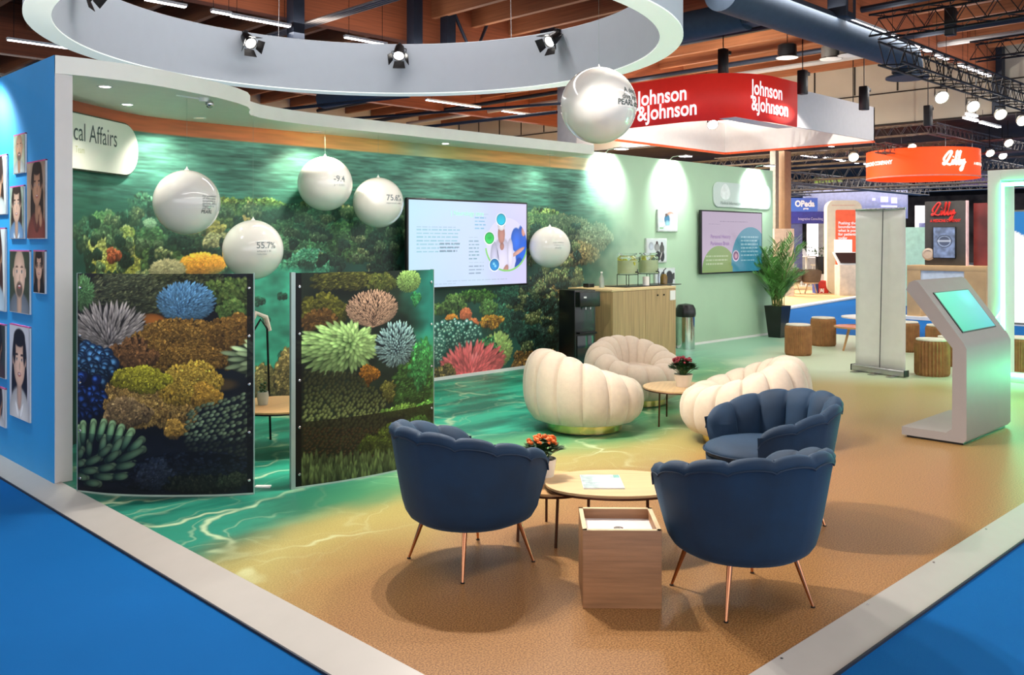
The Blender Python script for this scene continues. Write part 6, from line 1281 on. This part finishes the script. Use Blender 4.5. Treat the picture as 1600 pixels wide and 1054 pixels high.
m = MB(); m.ext([(-.38, -.2, .92), (.34, -.2, .92), (.34, .15, 1.30), (-.44, .15, 1.30)], (0, .06, 0)); m.build('screen_housing', white_paint, t); m = MB(); m.ext([(-.33, -.19, .975), (.31, -.19, .975), (.31, .135, 1.27), (-.38, .135, 1.27)], (0, -.02, .01)); m.build('screen', mat('dark_brown_screen', (50, 36, 34), .3), t)
p = OB(1255, 320, 33)
t = thing('hanging_blue_sign', 'blue hanging sign with white rounded lettering', 'hanging sign', (p.x, p.y, OB(1255, 331, 33).z), R(-44.5)); hs_ = OB(1255, 309, 33).z-OB(1255, 331, 33).z
MB().box((-.56, 0, 0), (.52, .3, hs_)).build('body', mat('gradient_blue_sign', (54, 110, 190), .4, var_col=(90, 90, 170), scale=1.2, emit=(50, 100, 190), es=.25), t); lettering('OPeda', (-.30, -.01, .20), XR, ZU, .30, wht_ink, t, bold=.014, sx=.85); lettering('group', (.0, -.01, .10), XR, ZU, .08, wht_ink, t, bold=.005)
p = OB(1262, 340, 32)
t = thing('purple_header_beam', 'violet-blue header beam with pale lettering below the blue sign', 'header', (p.x, p.y, OB(1262, 349, 32).z), R(-44.5)); MB().box((-.62, 0, 0), (.68, .3, .42)).build('body', mat('violet_blue_lacquer', (52, 54, 150), .4, var=.1), t); lettering('Integrative Consulting', (-.34, -.01, .12), XR, ZU, .13, mat('pale_violet_ink', (190, 190, 240), .5), t, bold=.002, sx=.75)
MB().box((-.62, .02, -1.6), (-.18, .3, 0)).build('post', mat('slate_violet_post', (84, 92, 140), .5), t)
c = OB(1335, 300, 46); t = thing('curved_lavender_wall', 'large curved pale lavender hanging wall far behind', 'hanging wall', (c.x, c.y, 0)); zb, zt_ = OB(1335, 328, 44).z, OB(1335, 296, 44).z
pts = [Vector((-2.2*0, 0, 0))]; aa = math.atan2(-c.y, -c.x)
rows = []
for k in range(25):
    a_ = aa-1.2+2.4*k/24; rows.append([Vector((2.6*math.cos(a_), 2.6*math.sin(a_), z)) for z in (zb-.4, zt_)])
MB().grid(rows).build('skin', mat('lavender_fabric', (170, 172, 206), .6, emit=(160, 160, 210), es=.2), t, smooth=180).modifiers.new('s', 'SOLIDIFY').thickness = .1
gv = mat('glowing_violet_marks', (214, 208, 255), .5, emit=(200, 190, 255), es=.8)
for a0_, a1_, z_a, z_b in ((.30, .36, .42, .55), (.45, .60, .35, .62), (.66, .80, .30, .58), (.46, .80, .12, .20)): MB().grid([[Vector((2.66*math.cos(aa+a0_+(a1_-a0_)*k/6), 2.66*math.sin(aa+a0_+(a1_-a0_)*k/6), zb+z)) for z in (z_a, z_b)] for k in range(7)]).build('glowing_mark', gv, t)
p = OB(1528, 277, 48); t = thing('purple_hanging_cloth', 'dark purple hanging cloth far behind, right of the orange drum sign', 'banner', tuple(p), R(-44.5)); MB().box((-.9, 0, -.5), (.9, .05, .5)).build('cloth', mat('purple_cloth', (84, 60, 110), .8), t)
p = OB(1295, 283, 50); t = thing('green_hanging_banner', 'small lime green banner hanging far back', 'banner', tuple(p), R(-44.5)); MB().box((-.8, 0, -.15), (.8, .05, .18)).build('fabric', mat('lime_fabric', (140, 160, 60), .6), t)
for q in (-.7, .7): MB().tube([(q, .02, .18), (q, .02, 5.26-p.z)], .01, 5).build('wire', dark_metal, t)
p = OB(1226, 380, 27); t = thing('beige_locker_wall', 'pale beige locker panel behind the palm', 'cabinet', (p.x, p.y, 0), R(-44.5)); MB().box((-.3, 0, 0), (.28, .3, OB(1226, 357, 27).z)).build('body', mat('beige_laminate', (212, 188, 164), .5), t); MB().box((.06, -.004, .1), (.07, 0, 1.9)).build('joint', dark_metal, t)
p = OB(1270, 370, 36); t = thing('white_rounded_panel', 'white rounded doorway panel glowing far behind the palm', 'panel', (p.x, p.y, .9), R(-44.5)); MB().ext([(a_, 0, b_+.8) for a_, b_ in pill(.44, 1.5, .14)], (0, .06, 0)).build('panel', mat('glowing_white_panel', (245, 245, 250), .5, emit=(250, 250, 255), es=.7), t); MB().box((.26, .1, -.9), (.8, .2, 1.6)).build('grey_side', mat('grey_side', (160, 158, 156), .5), t)
# lounge bits behind the palm
shellc = mat('taupe_upholstery', (96, 82, 70), .8)
for i, (u, rz) in enumerate(((1238, R(60)), (1267, R(30)))):
    p = G(u, 459); t = thing('tub_chair', ('taupe tub chair behind the palm, left of two', 'taupe tub chair behind the palm, right of two')[i], 'chair', (p.x, p.y, 0), rz, 'taupe tub chairs'); t.scale = (.85, .85, .9); rows = []
    for k in range(25):
        a_ = PI+(k/24*2-1)*R(130); q = abs(k/24*2-1); zt2 = .86-.22*q*q; rows.append([Vector((r__*math.cos(a_), r__*math.sin(a_), z)) for r__, z in ((.24, .36), (.33, .46), (.38, zt2), (.35, zt2), (.29, .48), (.2, .44))])
    MB().grid(rows, closed_v=True).build('shell', shellc, t, smooth=60); MB().lathe([(0, .34), (.26, .36), (.29, .44), (0, .47)], n=28).build('seat', mat('beige_seat_pad', (190, 170, 140), .8), t)
    for q in range(4): a_ = PI/4+q*PI/2; MB().tube([(.16*math.cos(a_), .16*math.sin(a_), .35), (.30*math.cos(a_), .30*math.sin(a_), 0)], .014, 6).build('leg', tan, t)
p = G(1284, 458); t = thing('red_lit_cube', 'small red cube with white letters on the floor beside the totem', 'cube', tuple(p), R(-44.5)); MB().box((-.15, -.15, 0), (.16, .16, .40), .01).build('body', mat('red_cube', (190, 40, 34), .5), t); lettering('J&J', (-.12, -.155, .06), XR, ZU, .14, wht_ink, t, bold=.004, sx=.9)
MB().box((-.24, -.14, 0), (-.155, .16, .40)).build('blue_side', mat('blue_side', (50, 70, 140), .5), t)
p = OB(1260, 455, 33); t = thing('white_bar_table', 'white high bar table behind the taupe chairs', 'table', (p.x, p.y, 0)); MB().lathe([(0, 1.06), (.36, 1.06), (.36, 1.10), (0, 1.10)], n=32).build('top', white_paint, t); MB().tube([(0, 0, 0), (0, 0, 1.06)], .04).build('post', white_paint, t); MB().lathe([(0, 0), (.26, 0), (.26, .02), (0, .02)], n=32).build('foot', white_paint, t)
t2 = thing('picture_stand', 'small tilted white frame standing on the bar table', 'frame', (p.x, p.y, 1.10), R(-20)); MB().ext([(-.12, 0, 0), (.08, 0, 0), (.0, .1, .26), (-.2, .1, .26)], (0, .02, 0)).build('frame', white_paint, t2)
for i in range(2):
    q = OB(1243+33*i, 455, 33); t = thing('white_bar_stool', ('white bar stool left of the white bar table', 'white bar stool right of the white bar table')[i], 'stool', (q.x, q.y, 0), group='white bar stools'); MB().lathe([(0, .74), (.2, .76), (.22, .80), (0, .80)], n=24).build('seat', white_paint, t)
    for k in range(4): a_ = PI/4+k*PI/2; MB().tube([(.14*math.cos(a_), .14*math.sin(a_), .75), (.22*math.cos(a_), .22*math.sin(a_), 0)], .014, 6).build('leg', white_paint, t)
p = OB(1285, 440, 31.5); t = thing('black_monitor_cabinet', 'black cabinet between the palm and the cream totem', 'cabinet', (p.x, p.y, 0), R(-44.5)); MB().box((-.14, 0, .5), (.2, .3, 1.1), .01).build('body', black, t); MB().box((-.2, .02, 0), (.3, .3, .5)).build('base', white_paint, t)
p = OB(1276, 395, 34); rr = random.Random(4); t = thing('green_shrub', 'leafy green shrub row behind the bar table', 'shrub', (p.x, p.y, 0), R(-44.5)); m = MB()
for k in range(160):
    c_ = Vector((rr.uniform(-.5, .7), rr.uniform(-.1, .1), rr.uniform(1.0, 1.42))); s_ = rr.uniform(.05, .1); d_ = Vector((rr.uniform(-1, 1), rr.uniform(-1, 1), rr.uniform(-.2, 1))).normalized(); x_ = d_.cross(ZU).normalized(); m.f([m.v(c_-d_*s_), m.v(c_+x_*s_*.4), m.v(c_+d_*s_), m.v(c_-x_*s_*.4)])
m.build('foliage', leafm, t, smooth=0); MB().box((-.6, -.12, 0), (.8, .12, 1.02)).build('trough', mat('grey_side', (160, 158, 156), .5), t)

p = OB(1490, 450, 25.5); t = thing('pale_low_wall', 'pale low wall seen under the oak counter behind the salmon chairs', 'partition', (p.x, p.y, 0), R(0)); MB().box((0, -2.6, 0), (.06, 1.6, .98)).build('panel', mat('pale_warm_panel', (226, 214, 196), .6), t)
p = OB(1438, 335, 27); t = thing('white_light_panel', 'small bright white panel left of the dark cabinet top', 'panel', (p.x, p.y, 0), R(-44.5)); MB().box((-.14, 0, 1.55), (.4, .04, OB(1438, 321, 27).z)).build('lit_panel', mat('glowing_white_panel', (245, 245, 250), .5, emit=(250, 250, 255), es=.7), t); MB().box((.1, .04, 0), (.14, .08, 1.6)).build('post', dark_metal, t)
p = OB(1428, 372, 27.6); t = thing('white_shelf_unit', 'white and pink shelf unit behind the mint partition', 'shelf', (p.x, p.y, 0), R(-44.5)); MB().box((-.5, 0, 0), (.4, .3, 1.75)).build('body', white_paint, t); MB().box((-.5, -.004, 1.3), (.4, 0, 1.36)).build('pink_edge', pink, t)
